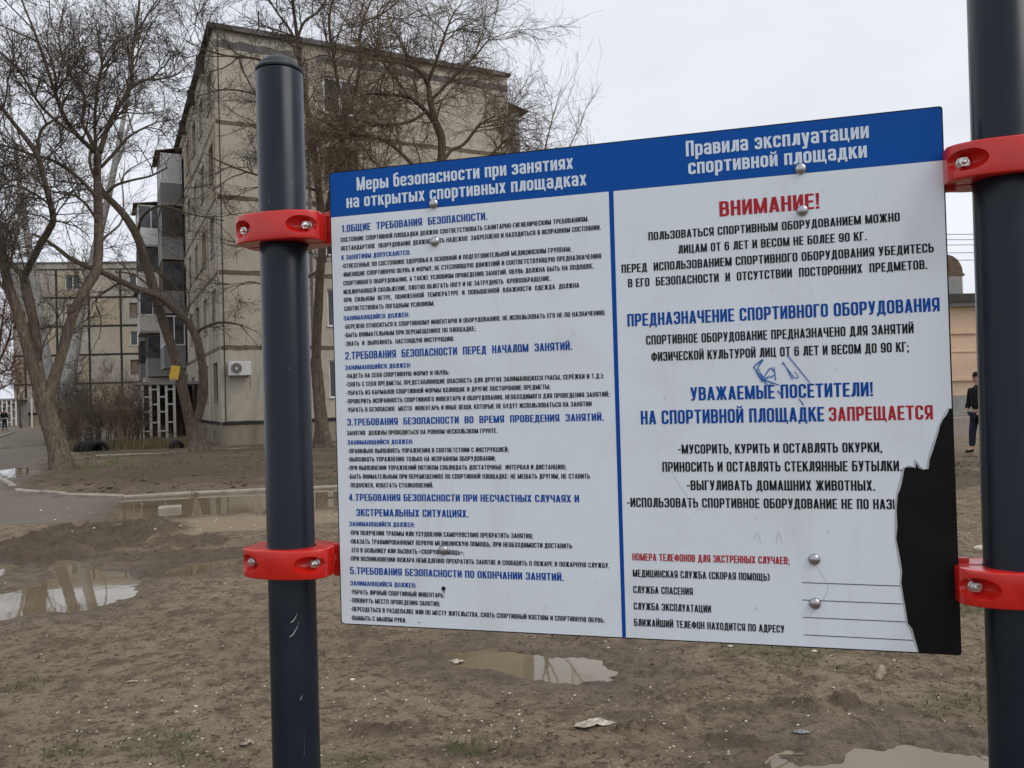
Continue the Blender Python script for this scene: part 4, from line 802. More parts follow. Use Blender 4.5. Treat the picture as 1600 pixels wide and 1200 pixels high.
def window(fn, u0, u1, z0, z1, parent, frame='white_frame', leaves=2, depth=.13, sill=True, glass='window_glass', curtain=None, fr=.055, proud=0.0, split=None, transom=None):
    fo = MB(fn)
    def bar_(a, b, c, d, o0=0.0, o1=.05): fo.box(a, b, -depth - .06 + o0, -depth + o1 - .05, c, d)
    bar_(u0, u1, z0, z0 + fr); bar_(u0, u1, z1 - fr, z1); bar_(u0, u0 + fr, z0 + fr, z1 - fr); bar_(u1 - fr, u1, z0 + fr, z1 - fr)
    cuts = split or [u0 + (u1 - u0) * k / leaves for k in range(1, leaves)]
    for c in cuts: bar_(c - fr * .6, c + fr * .6, z0 + fr, z1 - fr)
    o = fo.build('window', frame, parent)
    xs = [u0 + fr] + cuts + [u1 - fr]
    for a, b in zip(xs[:-1], xs[1:]):
        q = MB(fn).box(a + .003, b - .003, -depth - .05, -depth - .035, z0 + fr * .9, z1 - fr * .9); q.build('pane', glass, o)
    if transom: MB(fn).box(u0 + fr, u1 - fr, -depth - .03, -depth + .002, transom - .03, transom + .03).build('transom', frame, o)
    if curtain: MB(fn).box(u0 + fr * 1.2, u1 - fr * 1.2, -depth - .034, -depth - .026, z0 + (z1 - z0) * curtain[1], z1 - fr * 1.2).build('blind', curtain[0], o)
    if sill: MB(fn).box(u0 - .05, u1 + .05, -depth, proud + .05, z0 - .035, z0 - .002).build('sill', 'steel_grey', o)
    return o
def strip(fn, pts, w, parent, mat, name='joint_seal', vertical=False, th=.006, jit=.25):
    """ragged mastic strip along (u,z) from a to b"""
    (a0, z0), (a1, z1) = pts; n = max(4, int((abs(a1 - a0) + abs(z1 - z0)) / .18)); vs = []; m = MB(fn)
    L = []
    for i in range(n + 1):
        t = i / n; u = a0 + (a1 - a0) * t; z = z0 + (z1 - z0) * t; wa = w / 2 * (1 + random.uniform(-jit, jit)); wb = w / 2 * (1 + random.uniform(-jit, jit))
        L.append(((u - wa, z), (u + wb, z)) if vertical else ((u, z - wa), (u, z + wb)))
    for i in range(n):
        (a, b), (c, d) = L[i], L[i + 1]
        m.add([(p[0], o, p[1]) for o in (0.0, th) for p in (a, b, d, c)], [(0, 1, 2, 3), (4, 7, 6, 5), (0, 4, 5, 1), (2, 6, 7, 3), (1, 5, 6, 2), (0, 3, 7, 4)])
    return m.build(name, mat, parent)
JZ = [.85, 3.71, 6.57, 9.43, 12.29, 15.15]
blk = empty('apartment_building', (-10.96, 30.83, 0), math.radians(26.5))
tag(blk, 'nearest beige five storey panel apartment block with stacked balconies and bare gable wall', 'building')
GW, FL = 12.44, 40.3
MB().box(.3, GW - .3, .3, FL - .3, 0, 15.6).build('core', 'dark_interior', blk)
wall_piece(FG, 0, GW, 0, .85, [], 'plinth_concrete', blk, 'plinth', gap=.003, proud=-.02)
wall_piece(FF, .3, FL, 0, .85, [(2.2, 2.6, .25, .55), (5.4, 5.8, .25, .55)], 'plinth_concrete', blk, 'plinth', gap=.003, proud=-.02)
for k in range(5):
    z0, z1 = JZ[k], JZ[k + 1]
    wz0, wz1 = z0 + .86, z0 + 2.36
    gmat = 'beige_plaster'
    wall_piece(FG, 0, 3.5, z0, z1, [], gmat, blk); wall_piece(FG, 3.5, 6.4, z0, z1, [(4.12, 5.52, wz0, wz1)], gmat, blk)
    wall_piece(FG, 6.4, GW, z0, z1, [], gmat, blk)
    window(FG, 4.12, 5.52, wz0, wz1, blk, 'white_frame' if k != 3 else 'brown_frame', split=[4.85] if k == 4 else None, fr=.10 if k == 4 else .06, depth=.05 if k == 4 else .13, curtain=None if k != 3 else ('curtain_brown', .2))
    for i in range(13):
        a, b = i * 3.1, (i + 1) * 3.1
        if i == 0: a = .282
        hole = [(i * 3.1 + .85, i * 3.1 + 2.25, wz0, wz1)] if i < 4 else ([(i * 3.1 + .7, i * 3.1 + 2.4, z0 + .1, wz1)] if i in (4, 9) else [(i * 3.1 + .85, i * 3.1 + 2.25, wz0, wz1)])
        fm = 'warm_plaster' if (i * 7 + k * 3) % 4 == 1 else 'beige_plaster'
        if i == 3 and k == 0: hole = [(i * 3.1 + .7, i * 3.1 + 1.9, .87, 2.95)]
        wall_piece(FF, a, b, z0, z1, hole, fm, blk)
        h = hole[0]
        window(FF, h[0], h[1], h[2], h[3], blk, 'white_frame' if (i + k) % 3 else 'brown_frame', curtain=('curtain_brown', .4) if (i + k) % 4 == 0 else None)
    strip(FG, [(.02, z0), (GW - .02, z0)], .17 if k else .13, blk, 'joint_brown' if k else 'joint_black'); strip(FF, [(.3, z0), (FL - .4, z0)], .15 if k else .12, blk, 'joint_brown' if k else 'joint_black')
strip(FG, [(.02, 15.29), (3.3, 15.29)], .30, blk, 'joint_grey'); strip(FG, [(3.9, 15.29), (GW, 15.29)], .27, blk, 'joint_grey'); strip(FF, [(.3, 15.2), (FL - .4, 15.2)], .2, blk, 'joint_brown')
strip(FG, [(3.5, 2.2), (3.5, 15.1)], .12, blk, 'joint_grey', vertical=True, th=.009, jit=.12)
strip(FG, [(.16, .9), (.16, 15.6)], .025, blk, 'joint_black', vertical=True, th=.03, jit=.05, name='cable')
for i in range(1, 4): strip(FF, [(i * 3.1, .9), (i * 3.1, 15.1)], .05, blk, 'joint_brown', vertical=True, th=.009)
wall_piece(FG, 0, GW, 15.15, 15.86, [], 'beige_plaster', blk, 'parapet', gap=.01); wall_piece(FF, .282, FL, 15.15, 15.86, [], 'beige_plaster', blk, 'parapet', gap=.01)
MB().box(-.22, GW + .12, -.14, FL, 15.862, 15.97).build('roof_slab', 'roof_dark', blk)
for i in range(14): MB().box(i * .89 - .2, i * .89 + .67, -.17, -.142, 15.80, 15.99 + random.uniform(-.02, .02)).build('roof_flashing', 'slate_roof' if i % 3 else 'roof_dark', blk)
MB().tube([(1.75, .3, 15.95), (1.75, .3, 16.95)], .03, 6).build('vent_pipe', 'roof_dark', blk)
for i, v_ in enumerate((3, 7, 11.5)): MB().box(-.3, .05, v_, v_ + .35, 15.3, 15.9).build('roof_drain', 'roof_dark', blk)
MB(FG).box(GW - .3, GW - .02, -12, -.3, 0, 15.6).build('rear_wall', 'beige_plaster', blk)
# small plaster patch rows near the corner
for z0 in JZ[:5]:
    MB(FF).box(.95, 2.15, .002, .008, z0 + .12, z0 + .80).build('plaster_patch', 'warm_plaster', blk)
# balconies
def balcony(v0, v1, pr, z, style, top):
    b = MB().box(-pr, -.005, v0, v1, z - .14, z).build('balcony', 'grey_concrete', blk)
    rail = {'g': 'balcony_grey', 'w': 'balcony_white', 'b': 'grey_concrete', 'k': 'white_brick_wall'}[style[0]]
    MB().box(-pr, -pr + .04, v0 + .05, v1 - .05, z + .002, z + 1.05).build('front_railing', rail, b)
    for v in (v0 + .01, v1 - .05): MB().box(-pr + .042, -.03, v, v + .04, z + .002, z + 1.05).build('side_railing', rail, b)
    zt = z + 2.62; fm = {'w': 'white_frame', 'b': 'brown_frame', 'o': 'old_white_paint'}[style[1]] if style[1] in 'wbo' else None
    if fm:
        def fr(x0, x1, y0, y1, z0, z1, nm='frame_bar'): MB().box(x0, x1, y0, y1, z0, z1).build(nm, fm, b)
        for v in (v0 + .012, v1 - .072):
            fr(-pr + .01, -.03, v, v + .055, z + 1.055, z + 1.11); fr(-pr + .01, -.03, v, v + .055, zt - .06, zt)
            for x in (-pr + .01, -pr * .55, -.09): fr(x, x + .055, v + .001, v + .054, z + 1.11, zt - .06)
            MB().box(-pr + .07, -.1, v + .022, v + .03, z + 1.1, zt - .05).build('pane', 'loggia_glass', b)
            if style[2] == 'r': MB().box(-pr + .09, -.12, v + .033, v + .04, z + 1.1, z + 1.75).build('curtain', 'curtain_red', b)
            if style[2] == 's': MB().box(-pr + .09, -.12, v - .002, v + .006, z + 1.12, zt - .05).build('shutter_panel', 'balcony_white', b)
            if style[2] == 'm':
                for x in np.linspace(-pr + .2, -.2, 4): fr(x, x + .025, v + .002, v + .05, z + 1.11, zt - .06)
                fr(-pr + .06, -.1, v + .003, v + .051, z + 1.8, z + 1.84)
        fr(-pr + .012, -pr + .062, v0 + .07, v1 - .08, z + 1.055, z + 1.11); fr(-pr + .012, -pr + .062, v0 + .07, v1 - .08, zt - .06, zt)
        for y in np.linspace(v0 + .07, v1 - .13, 5): fr(-pr + .013, -pr + .061, y, y + .05, z + 1.11, zt - .06)
        MB().box(-pr + .03, -pr + .038, v0 + .08, v1 - .09, z + 1.1, zt - .05).build('pane', 'loggia_glass', b)
    if top: MB().add([(-pr - .25, v0 - .12, zt + .02), (0, v0 - .12, zt + .3), (0, v1 + .1, zt + .3), (-pr - .25, v1 + .1, zt + .02), (-pr - .25, v0 - .12, zt + .06), (0, v0 - .12, zt + .34), (0, v1 + .1, zt + .34), (-pr - .25, v1 + .1, zt + .06)],
                      [(0, 1, 2, 3), (4, 7, 6, 5), (0, 4, 5, 1), (2, 6, 7, 3), (1, 5, 6, 2), (0, 3, 7, 4)]).build('canopy', 'rust_roof', b)
for k, stl in enumerate(('gwn', 'bbr', 'bbm', 'gws')): balcony(13.95, 17.1, 1.08, JZ[k + 1] + .0, stl, k == 3)
for k, stl in enumerate(('gbn', 'kwn', 'kbn', 'wwn')): balcony(26.5, 30.2, 1.75 if k else 1.3, JZ[k + 1] + .0, stl, k in (1, 3))
for k, stl in enumerate(('gbm', 'gwn', 'bbn', 'gbn')): balcony(34.0, 37.2, 1.5, JZ[k + 1] + .0, stl, k == 3)
MB().box(-1.5, -.02, 27.2, 30, 2.2, 3.5).build('lean_to', 'white_brick_wall', blk)
# far side loggias seen past the right edge of the gable
for k in range(1, 5):
    z = JZ[k]; b = MB().box(GW + .003, GW + 1.15, 1.1, 4.3, z - .14, z).build('balcony', 'grey_concrete', blk)
    MB().box(GW + .003, GW + 1.12, 1.12, 1.17, z + .002, z + 1.1).build('side_railing', 'cream_plaster' if k == 3 else 'balcony_grey', b)
    MB().box(GW + 1.08, GW + 1.12, 1.18, 4.25, z + .002, z + 1.1).build('front_railing', 'balcony_grey', b)
    if k > 2:
        MB().box(GW + .003, GW + 1.10, 1.125, 1.16, z + 1.152, z + 2.6).build('side_panel', 'steel_grey' if k == 4 else 'balcony_grey', b); MB().box(GW + .003, GW + 1.12, 1.11, 1.17, z + 1.102, z + 1.15).build('frame_bar', 'brown_frame', b)
    if k == 4: MB().add([(GW, .85, z + 2.85), (GW + 1.5, .85, z + 2.45), (GW + 1.5, 4.4, z + 2.45), (GW, 4.4, z + 2.85), (GW, .85, z + 2.89), (GW + 1.5, .85, z + 2.49), (GW + 1.5, 4.4, z + 2.49), (GW, 4.4, z + 2.89)],
                        [(0, 1, 2, 3), (4, 7, 6, 5), (0, 4, 5, 1), (2, 6, 7, 3), (1, 5, 6, 2), (0, 3, 7, 4)]).build('canopy', 'roof_dark', b)
MB().tube([(GW + 1.1, 1.1, JZ[4] + 1.35), (GW + 2.2, 1.0, JZ[4] + 1.2)], .02, 5).build('clothes_rail', 'roof_dark', blk)
# entrance porch: canopy slab and concrete lattice screen
pc = MB().box(-2.75, -.01, 7.9, 10.8, 2.55, 2.68).build('porch', 'grey_concrete', blk)
def lattice(m, x0, x1, y, z0, z1, n, w=.115, th=.09):
    xs = np.linspace(x0, x1 - w, n + 1)
    for x in xs: m.append((x, x + w, y, y + th, z0, z1))
    for i in range(n):
        for f in ((.28, .62, .9) if i % 2 else (.12, .48, .76)):
            z = z0 + (z1 - z0) * f; m.append((xs[i] + w, xs[i + 1], y + .004, y + th - .004, z, z + .07))
bars = []; lattice(bars, -2.45, -1.0, 8.0, .12, 2.54, 4)
for a in bars: MB().box(*a).build('lattice_bar', 'old_white_paint', pc, bevel=.006, seg=1)
bars = []
MB().box(-2.4, -.05, 10.5, 10.58, .12, 2.54).build('porch_shade_back', 'brown_frame', pc)  # dark back sheet added to stand in for the shade of the enclosed porch
MB().box(-2.5, -2.42, 8.1, 10.6, .02, 2.54).build('porch_side_wall', 'grey_concrete', pc); MB().box(-2.6, -.02, 7.9, 10.8, .0, .115).build('porch_step', 'grey_concrete', pc)
MB().box(-.95, -.85, 10.2, 10.3, .12, 2.5).build('porch_post', 'joint_brown', pc)

# air conditioner on the gable
ac = empty('air_conditioner', tuple(blk.location + Matrix.Rotation(math.radians(26.5), 3, 'Z') @ Vector((.66, -.02, 2.64))), math.radians(26.5))
tag(ac, 'white air conditioner outdoor unit fixed low on the beige gable wall', 'air conditioner')
MB().box(-.40, .40, -.34, -.06, 0, .54).build('casing', 'ac_white', ac, bevel=.02)
m = MB(); m.tube([(-.13, -.342, .27), (-.13, -.352, .27)], [.20, .20], 28); g = m.build('fan_grille', 'ac_dark', ac)
for r_ in (.06, .11, .16, .2):
    pts = [(-.13 + r_ * math.cos(t), -.358, .27 + r_ * math.sin(t)) for t in np.linspace(0, 2 * math.pi, 25)]; MB().tube(pts, .006, 5, cap=False).build('grille_ring', 'ac_white', g)
MB().tube([(-.13, -.352, .27), (-.13, -.366, .27)], .045, 14).build('hub', 'ac_white', g)
for x in (-.3, .3): MB().box(x - .02, x + .02, -.36, 0, -.05, -.005).build('bracket', 'ac_dark', ac)
MB().tube([(.40, -.1, .3), (.47, -.06, .2), (.46, -.04, -.3), (.44, -.03, -.42)], .018, 6).build('hose', 'ac_white', ac)

# far panel block across the yard
B_ANG = 6.0
_o = P(22, 640, 82)
far = empty('panel_building', (_o[0], _o[1], 0), math.radians(B_ANG)); tag(far, 'distant five storey panel block with black joints seen behind the left trees', 'building')
JB = [1.2 + 2.9 * k for k in range(6)]; ub = [.0, 1.15] + [1.15 + 3.09 * k for k in range(1, 9)]
MB().box(.3, ub[-1] - .3, .3, 12, 0, 16.2).build('core', 'cream_plaster', far)
wall_piece(FG, 0, ub[-1], 0, 1.2, [], 'plinth_concrete', far, 'plinth', gap=.005, proud=-.03)
for i in range(len(ub) - 1):
    for k in range(5):
        win = i in (2, 4, 6, 7); a, b = ub[i], ub[i + 1]; z0 = JB[k]; cu = (a + b) / 2
        h = [(cu - .72, cu + .72, z0 + .85, z0 + 2.3)] if win else []
        mt = 'tan_plaster' if i in (5, 8) else ('cream_plaster' if (i + k) % 3 else 'warm_plaster')
        if i == 5 and k == 4: mt = 'cream_plaster'
        wall_piece(FG, a, b, z0, JB[k + 1], h, mt, far, gap=.04)
        if win: window(FG, *h[0], far, 'white_frame' if k in (2, 4, 0) or i != 4 else 'brown_frame', curtain=('curtain_brown', .05) if (k == 3 and i == 4) or (k + i) % 5 == 0 else (('balcony_white', .2) if k == 1 else None))
for k in range(6): strip(FG, [(0, JB[k]), (ub[-1], JB[k])], .20, far, 'joint_black', th=.02, jit=.15)
for u in ub[1:-1]: strip(FG, [(u, 1.3), (u, 16.2)], .20, far, 'joint_black', vertical=True, th=.024, jit=.12)
MB().box(-.05, ub[-1], -.03, .25, 15.72, 16.25).build('parapet', 'cream_plaster', far); MB().box(-.15, ub[-1] + .1, -.1, 12.1, 16.253, 16.42).build('roof_slab', 'slate_roof', far)
# its porch lattice at the far left and a second row of block
_o = P(-14, 650, 79); pv = empty('lattice_porch', (_o[0], _o[1], 0), math.radians(6)); tag(pv, 'small white lattice entrance porch at the far left behind the walking man', 'porch')
MB().box(-.6, 2.6, 0, 2.2, 2.6, 2.75).build('canopy', 'grey_concrete', pv)
bars = []; lattice(bars, -.3, 2.3, .05, .1, 2.59, 6, .12)
for a in bars: MB().box(*a).build('lattice_bar', 'old_white_paint', pv)
MB().box(-.4, 2.4, 2.0, 2.15, 0, 2.59).build('rear_wall', 'grey_concrete', pv)
_o = P(50, 663, 74); o = MB().tube([(0, 0, -.3), (0, 0, 2.6)], .07, 8).build('white_pole', 'old_white_paint'); o.location = (_o[0], _o[1], 0); tag(o, 'thin whitewashed pole standing before the far panel block', 'pole')
# dark distant block filling far left
# peach one storey house across the street on the right
_o = G(1500, 650); pe = empty('peach_house', (_o[0] - 14.5, _o[1] - .1, 0), math.radians(3)); tag(pe, 'old peach plastered house with dark eaves across the street on the right', 'house')
MB().box(.3, 31.7, .3, 8, 0, 6).build('core', 'peach_plaster', pe)
wall_piece(FG, 0, 32, 0, 1.0, [], 'grey_concrete', pe, 'plinth', gap=.002, proud=.05)
holes = [(u, u + 1.3, 1.9, 3.9) for u in (1.6, 4.8, 8.0, 11.2, 18.6, 21.8, 25.0, 28.2)]
wall_piece(FG, 0, 32, 1.0, 5.4, holes, 'peach_plaster', pe, 'wall', gap=.001)
for h in holes: window(FG, *h, pe, 'old_white_paint', curtain=('curtain_brown', .5))
for u in (1.2, 4.4, 7.6, 10.8, 14.2, 18.2, 21.4, 24.6, 27.8): MB(FG).box(u, u + 1.7, .002, .10, 4.05, 4.2).build('window_hood', 'peach_plaster', pe); MB(FG).box(u, u + 1.7, .002, .12, 1.72, 1.86).build('sill_ledge', 'peach_plaster', pe)
for u in (13.0, 14.55, 16.9): MB(FG).box(u, u + .05, .002, .03, 1.0, 5.3).build('pilaster', 'peach_plaster', pe)
MB(FG).box(0, 32, .002, .05, 3.15, 3.22).build('string_course', 'peach_plaster', pe)
MB(FG).box(-.2, 32.2, -.3, .35, 5.402, 5.6).build('cornice', 'grey_concrete', pe); MB(FG).box(-.35, 32.3, -8.2, .55, 5.602, 6.0).build('eaves', 'roof_dark', pe)
cz = MB(FG).box(13.55, 15.15, -.4, .2, 6.002, 6.9).build('parapet_block', 'grey_concrete', pe)
m = MB(FG); n_ = 16; m.prism([(13.4, 6.92), (15.3, 6.92), (15.3, 7.05)] + [(14.38 + .84 * math.cos(t), 7.05 + .95 * math.sin(t)) for t in np.linspace(0, math.pi, 12)] + [(13.4, 7.05)], -.35, .15); m.build('rounded_gable', 'rust_roof', pe)
# overhead cables with their poles
for nm, x, y in (('utility_pole', 9.2, 34.0), ('utility_pole', 31, 36.5)):
    p_ = MB(); p_.tube([(0, 0, -.5), (0, 0, 8.6)], [.13, .09], 10); o = empty(nm, (x, y, 0)); p_.build('pole', 'grey_concrete', o); MB().box(-.06, .06, -.9, .9, 7.9, 8.0).build('crossarm', 'roof_dark', o)
    tag(o, 'grey concrete utility pole on the street behind the notice board' if x < 20 else 'grey concrete utility pole farther right along the street', 'pole')
for k, (dz, dy) in enumerate(((8.3, 0), (7.95, -.6), (7.95, .6), (7.5, 0), (7.2, .1))):
    pts = [(9.2 + 21.8 * t, 34 + 2.5 * t + dy, dz - .5 * 4 * t * (1 - t) * .6) for t in np.linspace(0, 1, 14)]
    tag(MB().tube(pts, .014, 5).build('overhead_cable', 'roof_dark'), ['topmost', 'second', 'third', 'fourth', 'lowest'][k] + ' of the overhead cables right of the notice board', 'cable', group='overhead cables')
# yellow card on the forked tree
# ------------------------------------------------------------------ trees
def norm(v): return v / (np.linalg.norm(v, axis=-1, keepdims=True) + 1e-9)
def batch_tubes(P3, R3, sides):
    """P3 (n,k,3), R3 (n,k) -> verts, quads"""
    n, k, _ = P3.shape
    T_ = np.gradient(P3, axis=1); T_ = norm(T_); ref = np.where(np.abs(T_[:, :1, 2:3]) < .9, np.array([0, 0, 1.0]), np.array([1.0, 0, 0]))
    A = norm(np.cross(T_, np.broadcast_to(ref, T_.shape))); B = np.cross(T_, A)
    th = np.arange(sides) * 2 * np.pi / sides
    V = P3[:, :, None] + R3[:, :, None, None] * (A[:, :, None] * np.cos(th)[:, None] + B[:, :, None] * np.sin(th)[:, None])
    i = np.arange(n * k * sides).reshape(n, k, sides); j = np.roll(i, -1, axis=2)
    Fq = np.stack([i[:, :-1], j[:, :-1], j[:, 1:], i[:, 1:]], -1).reshape(-1, 4)
    return V.reshape(-1, 3), Fq
def join(parts):
    V = []; Fq = []; n = 0
    for v, f in parts: V.append(v); Fq.append(f + n); n += len(v)
    return np.concatenate(V), np.concatenate(Fq)
def resample(pts, n, wob=0.0):
    pts = np.array(pts, float)
    # catmull-rom through the points
    Pp = np.vstack([2 * pts[0] - pts[1], pts, 2 * pts[-1] - pts[-2]]); out = []
    for t in np.linspace(0, len(pts) - 1 - 1e-6, n):
        i = int(t); f = t - i; a, b, c, d = Pp[i:i + 4]
        out.append(.5 * ((2 * b) + (-a + c) * f + (2 * a - 5 * b + 4 * c - d) * f * f + (-a + 3 * b - 3 * c + d) * f ** 3))
    out = np.array(out)
    if wob: out[1:-1] += RNG.normal(0, wob, out[1:-1].shape)
    return out
def children_of(P3, R3, m, tmin, tmax, ang, length, lvar, up, k, r0, r1, rng, wob=.12, curl=0.0):
    n, kk, _ = P3.shape; par = np.repeat(np.arange(n), m) if np.isscalar(m) else np.repeat(np.arange(n), m)
    N = len(par); t = (tmin + (tmax - tmin) * rng.random(N)) * (kk - 1); i = np.minimum(t.astype(int), kk - 2); f = (t - i)[:, None]
    base = P3[par, i] * (1 - f) + P3[par, i + 1] * f; tan = norm(P3[par, i + 1] - P3[par, i])
    rp = R3[par, i] * (1 - f[:, 0]) + R3[par, i + 1] * f[:, 0]
    rnd = norm(rng.normal(size=(N, 3))); perp = norm(rnd - (rnd * tan).sum(1, keepdims=True) * tan)
    a = np.radians(ang + rng.normal(0, 14, N))[:, None]; d = norm(tan * np.cos(a) + perp * np.sin(a) + np.array([0, 0, up]))
    L = length * (1 + lvar * (rng.random(N) - .5) * 2)
    step = (L / (k - 1))[:, None]; pts = [base]; cur = d
    bend = norm(rng.normal(size=(N, 3))) * wob
    for q in range(1, k):
        cur = norm(cur + bend * .6 + rng.normal(0, wob, (N, 3)) + np.array([0, 0, curl])); pts.append(pts[-1] + cur * step)
    ra = np.minimum(r0, rp * .75); R = ra[:, None] * np.linspace(1, 0, k)[None] + r1 * np.linspace(0, 1, k)[None]
    return np.stack(pts, 1), R
def grow(limbs, dens, lv, rng, up=.15, curl=.02, tips=0.0, droop=0.0):
    """limbs: list of (pts(n,3), radii) ; lv: list of (children per parent, length, r0)"""
    parts = []; tipsP = []
    # first level: number of children by limb length
    PP = np.stack([l[0] for l in limbs]); RR = np.stack([l[1] for l in limbs]); Ls = np.linalg.norm(np.diff(PP, axis=1), axis=2).sum(1)
    m = np.maximum(1, (Ls * dens * np.array([l[2] for l in limbs])).round().astype(int))
    c = 1; cur = None
    for li, (nc, ln, r0) in enumerate(lv):
        k = 7 if li == 0 else (5 if li == 1 else 4)
        if li == 0: cur = children_of(PP, RR, m, .18, 1.0, 48, ln, .5, up, k, r0, r0 * .3, rng, .16, curl)
        else: cur = children_of(cur[0], cur[1], nc, .15, 1.0, 42, ln, .5, up * .6 - droop, k, r0, r0 * .45, rng, .17, curl - droop * .5)
        parts.append(batch_tubes(cur[0], cur[1], 5 if li == 0 else (4 if li == 1 else 3)))
    if tips:
        e = cur[0][:, -1]; k = rng.random(len(e)) < tips; e = e[k]; n = len(e)
        d = norm(rng.normal(size=(n, 3)) + np.array([0, 0, -.8])) * (.03 + .05 * rng.random((n, 1))); w = norm(rng.normal(size=(n, 3))) * .012
        V = np.stack([e - w, e + w, e + d + w * .6, e + d - w * .6], 1).reshape(-1, 3); parts.append((V, np.arange(4 * n).reshape(n, 4)))
    return join(parts)
def make_tree(name, label, cat, bark, twig, trunk, limbs, dens, lv, seed, up=.15, curl=.02, tips=0.0, droop=0.0, group=None, rscale=1.0, flare=1.35):
    """trunk: list of (pos, radius); limbs: list of (list of (pos, radius), density factor)"""
    rng = np.random.default_rng(seed); g = trunk[0][0]; base = np.array([g[0], g[1], 0.0])
    root = empty(name, tuple(base)); tag(root, label, cat, group)
    def tube_obj(nm, pr, n, sides, wobr=.06, fl=False):
        pts = resample([p for p, r in pr], n, .0) - base; rad = np.interp(np.linspace(0, 1, n), np.linspace(0, 1, len(pr)), [r for p, r in pr]) * rscale
        if fl: zz = pts[:, 2]; rad = rad * (1 + (flare - 1) * np.exp(-np.maximum(zz, 0) / .28)); pts[0, 2] -= .25
        V, Fq = batch_tubes(pts[None], rad[None], sides); c = np.repeat(pts, sides, axis=0); ang = np.tile(np.arange(sides), n)
        lob = 1 + wobr * (np.sin(ang * 2 * np.pi / sides * 3 + np.repeat(pts[:, 2], sides) * 2.1 + seed) + .7 * np.sin(ang * 2 * np.pi / sides * 7 + np.repeat(pts[:, 2], sides) * 5 + 1)) + rng.normal(0, wobr * .5, len(V))
        V = c + (V - c) * lob[:, None]; link(nm, mesh_np(nm, V, Fq, bark), root); return pts, rad
    tr = []
    pts, rad = tube_obj('trunk', trunk, 26, 20, .07, True)
    idx = np.linspace(8, 25, 12).astype(int); 
    for pr, df in limbs:
        p_, r_ = tube_obj('limb', pr, 24, 9, .05)
        ii = np.linspace(0, 23, 12).astype(int); tr.append((p_[ii], r_[ii], df))
    if lv:
        V, Fq = grow(tr, dens, lv, rng, up, curl, tips, droop)
        o = link('twigs', mesh_np('twigs', V, Fq, twig), root); o['kind'] = 'stuff'
    return root
def pp(L, d, dd=0.0):
    """sight line points (x, y, radius) at depth d (+ dd drift) -> (pos, r)"""
    n = len(L); out = []
    for i, q in enumerate(L):
        de = d + dd * i / max(1, n - 1)
        p = P(q[0], q[1], de); out.append((p, q[2]))
    return out
def gtrunk(L, x, y):
    g = G(x, y); d = g[1]; o = pp(L, d); o[0] = (np.array([g[0], g[1], 0]), o[0][1]); return o, d
# (a) twin-stemmed tree at the far left, 21 m away
tA, dA = gtrunk([(96, 735, .25), (90, 700, .22), (80, 665, .21), (70, 632, .22), (62, 605, .17)], 96, 735)
LA = [
 (pp([(62, 607, .15), (47, 560, .14), (33, 505, .13), (16, 455, .12), (6, 410, .11), (-6, 340, .09), (-20, 260, .06), (-10, 180, .03)], dA, -1), .8),
 (pp([(66, 615, .14), (58, 560, .13), (53, 505, .125), (42, 455, .12), (37, 430, .11)], dA, .6), .2),
 (pp([(37, 432, .08), (12, 405, .07), (-15, 372, .05), (-50, 340, .03)], dA + .6, 1), 1),
 (pp([(38, 432, .09), (58, 392, .085), (76, 360, .08), (83, 337, .075), (70, 285, .07), (57, 240, .065), (30, 203, .05), (2, 168, .04), (-30, 120, .02)], dA + .6, -2), 1),
 (pp([(58, 240, .04), (64, 205, .035), (80, 190, .03), (95, 182, .02)], dA - .6, 0), 1.2),
 (pp([(74, 628, .15), (85, 592, .14), (95, 557, .13), (108, 512, .125), (120, 478, .12), (137, 446, .12), (152, 420, .12), (154, 370, .115), (153, 310, .11), (152, 262, .10), (153, 240, .095)], dA, 1.5), .25),
 (pp([(153, 242, .07), (138, 228, .065), (118, 208, .06), (100, 182, .055), (88, 150, .05), (74, 108, .04), (52, 45, .03), (34, 0, .02), (25, -40, .012)], dA + 1.5, -2), 1.1),
 (pp([(152, 245, .06), (140, 215, .055), (128, 190, .05), (133, 165, .045), (128, 140, .04), (105, 108, .035), (92, 60, .028), (100, 10, .015)], dA + 1.5, 1.5), 1.2),
 (pp([(156, 238, .07), (166, 205, .065), (180, 175, .06), (200, 145, .055), (206, 125, .05), (207, 80, .042), (213, 40, .035), (218, -5, .028), (212, -60, .015)], dA + 1.5, 1), 1),
 (pp([(205, 138, .04), (222, 126, .035), (245, 124, .03), (275, 117, .022), (300, 95, .012)], dA + 2, 1), 1.1),
 (pp([(208, 60, .03), (225, 32, .028), (240, 8, .022), (262, -20, .014)], dA + 2, 0), 1),
 (pp([(153, 270, .05), (150, 235, .045), (148, 190, .04), (152, 140, .035), (160, 90, .028), (150, 40, .015)], dA + 1.2, -1), 1.2),
 (pp([(153, 312, .06), (135, 290, .05), (110, 268, .045), (80, 250, .04), (45, 240, .03), (10, 228, .02), (-20, 222, .012)], dA + 1.2, -2), 1.2),
 (pp([(157, 262, .045), (178, 240, .04), (200, 215, .035), (225, 200, .025), (248, 190, .015)], dA + 1.5, 0), 1.2),
 (pp([(152, 345, .04), (135, 320, .035), (115, 305, .03), (90, 300, .02), (60, 315, .012)], dA + 1, -1), 1.2),
 (pp([(118, 210, .04), (90, 190, .035), (60, 160, .03), (30, 110, .025), (0, 80, .015)], dA, -2), 1.1),
 (pp([(83, 337, .035), (75, 318, .03), (48, 300, .025), (20, 290, .018), (-10, 288, .01)], dA, 1), 1.1)]
make_tree('acacia_tree', 'bare twin-stemmed brown tree standing nearest at the left beside the muddy road', 'tree', 'bark_brown', 'twig_dark', tA, LA, 2.3,
          [(0, 1.4, .026), (5, .8, .014), (6, .45, .0085), (4, .26, .006)], 11, up=.15, tips=.6, group='bare trees in the yard')
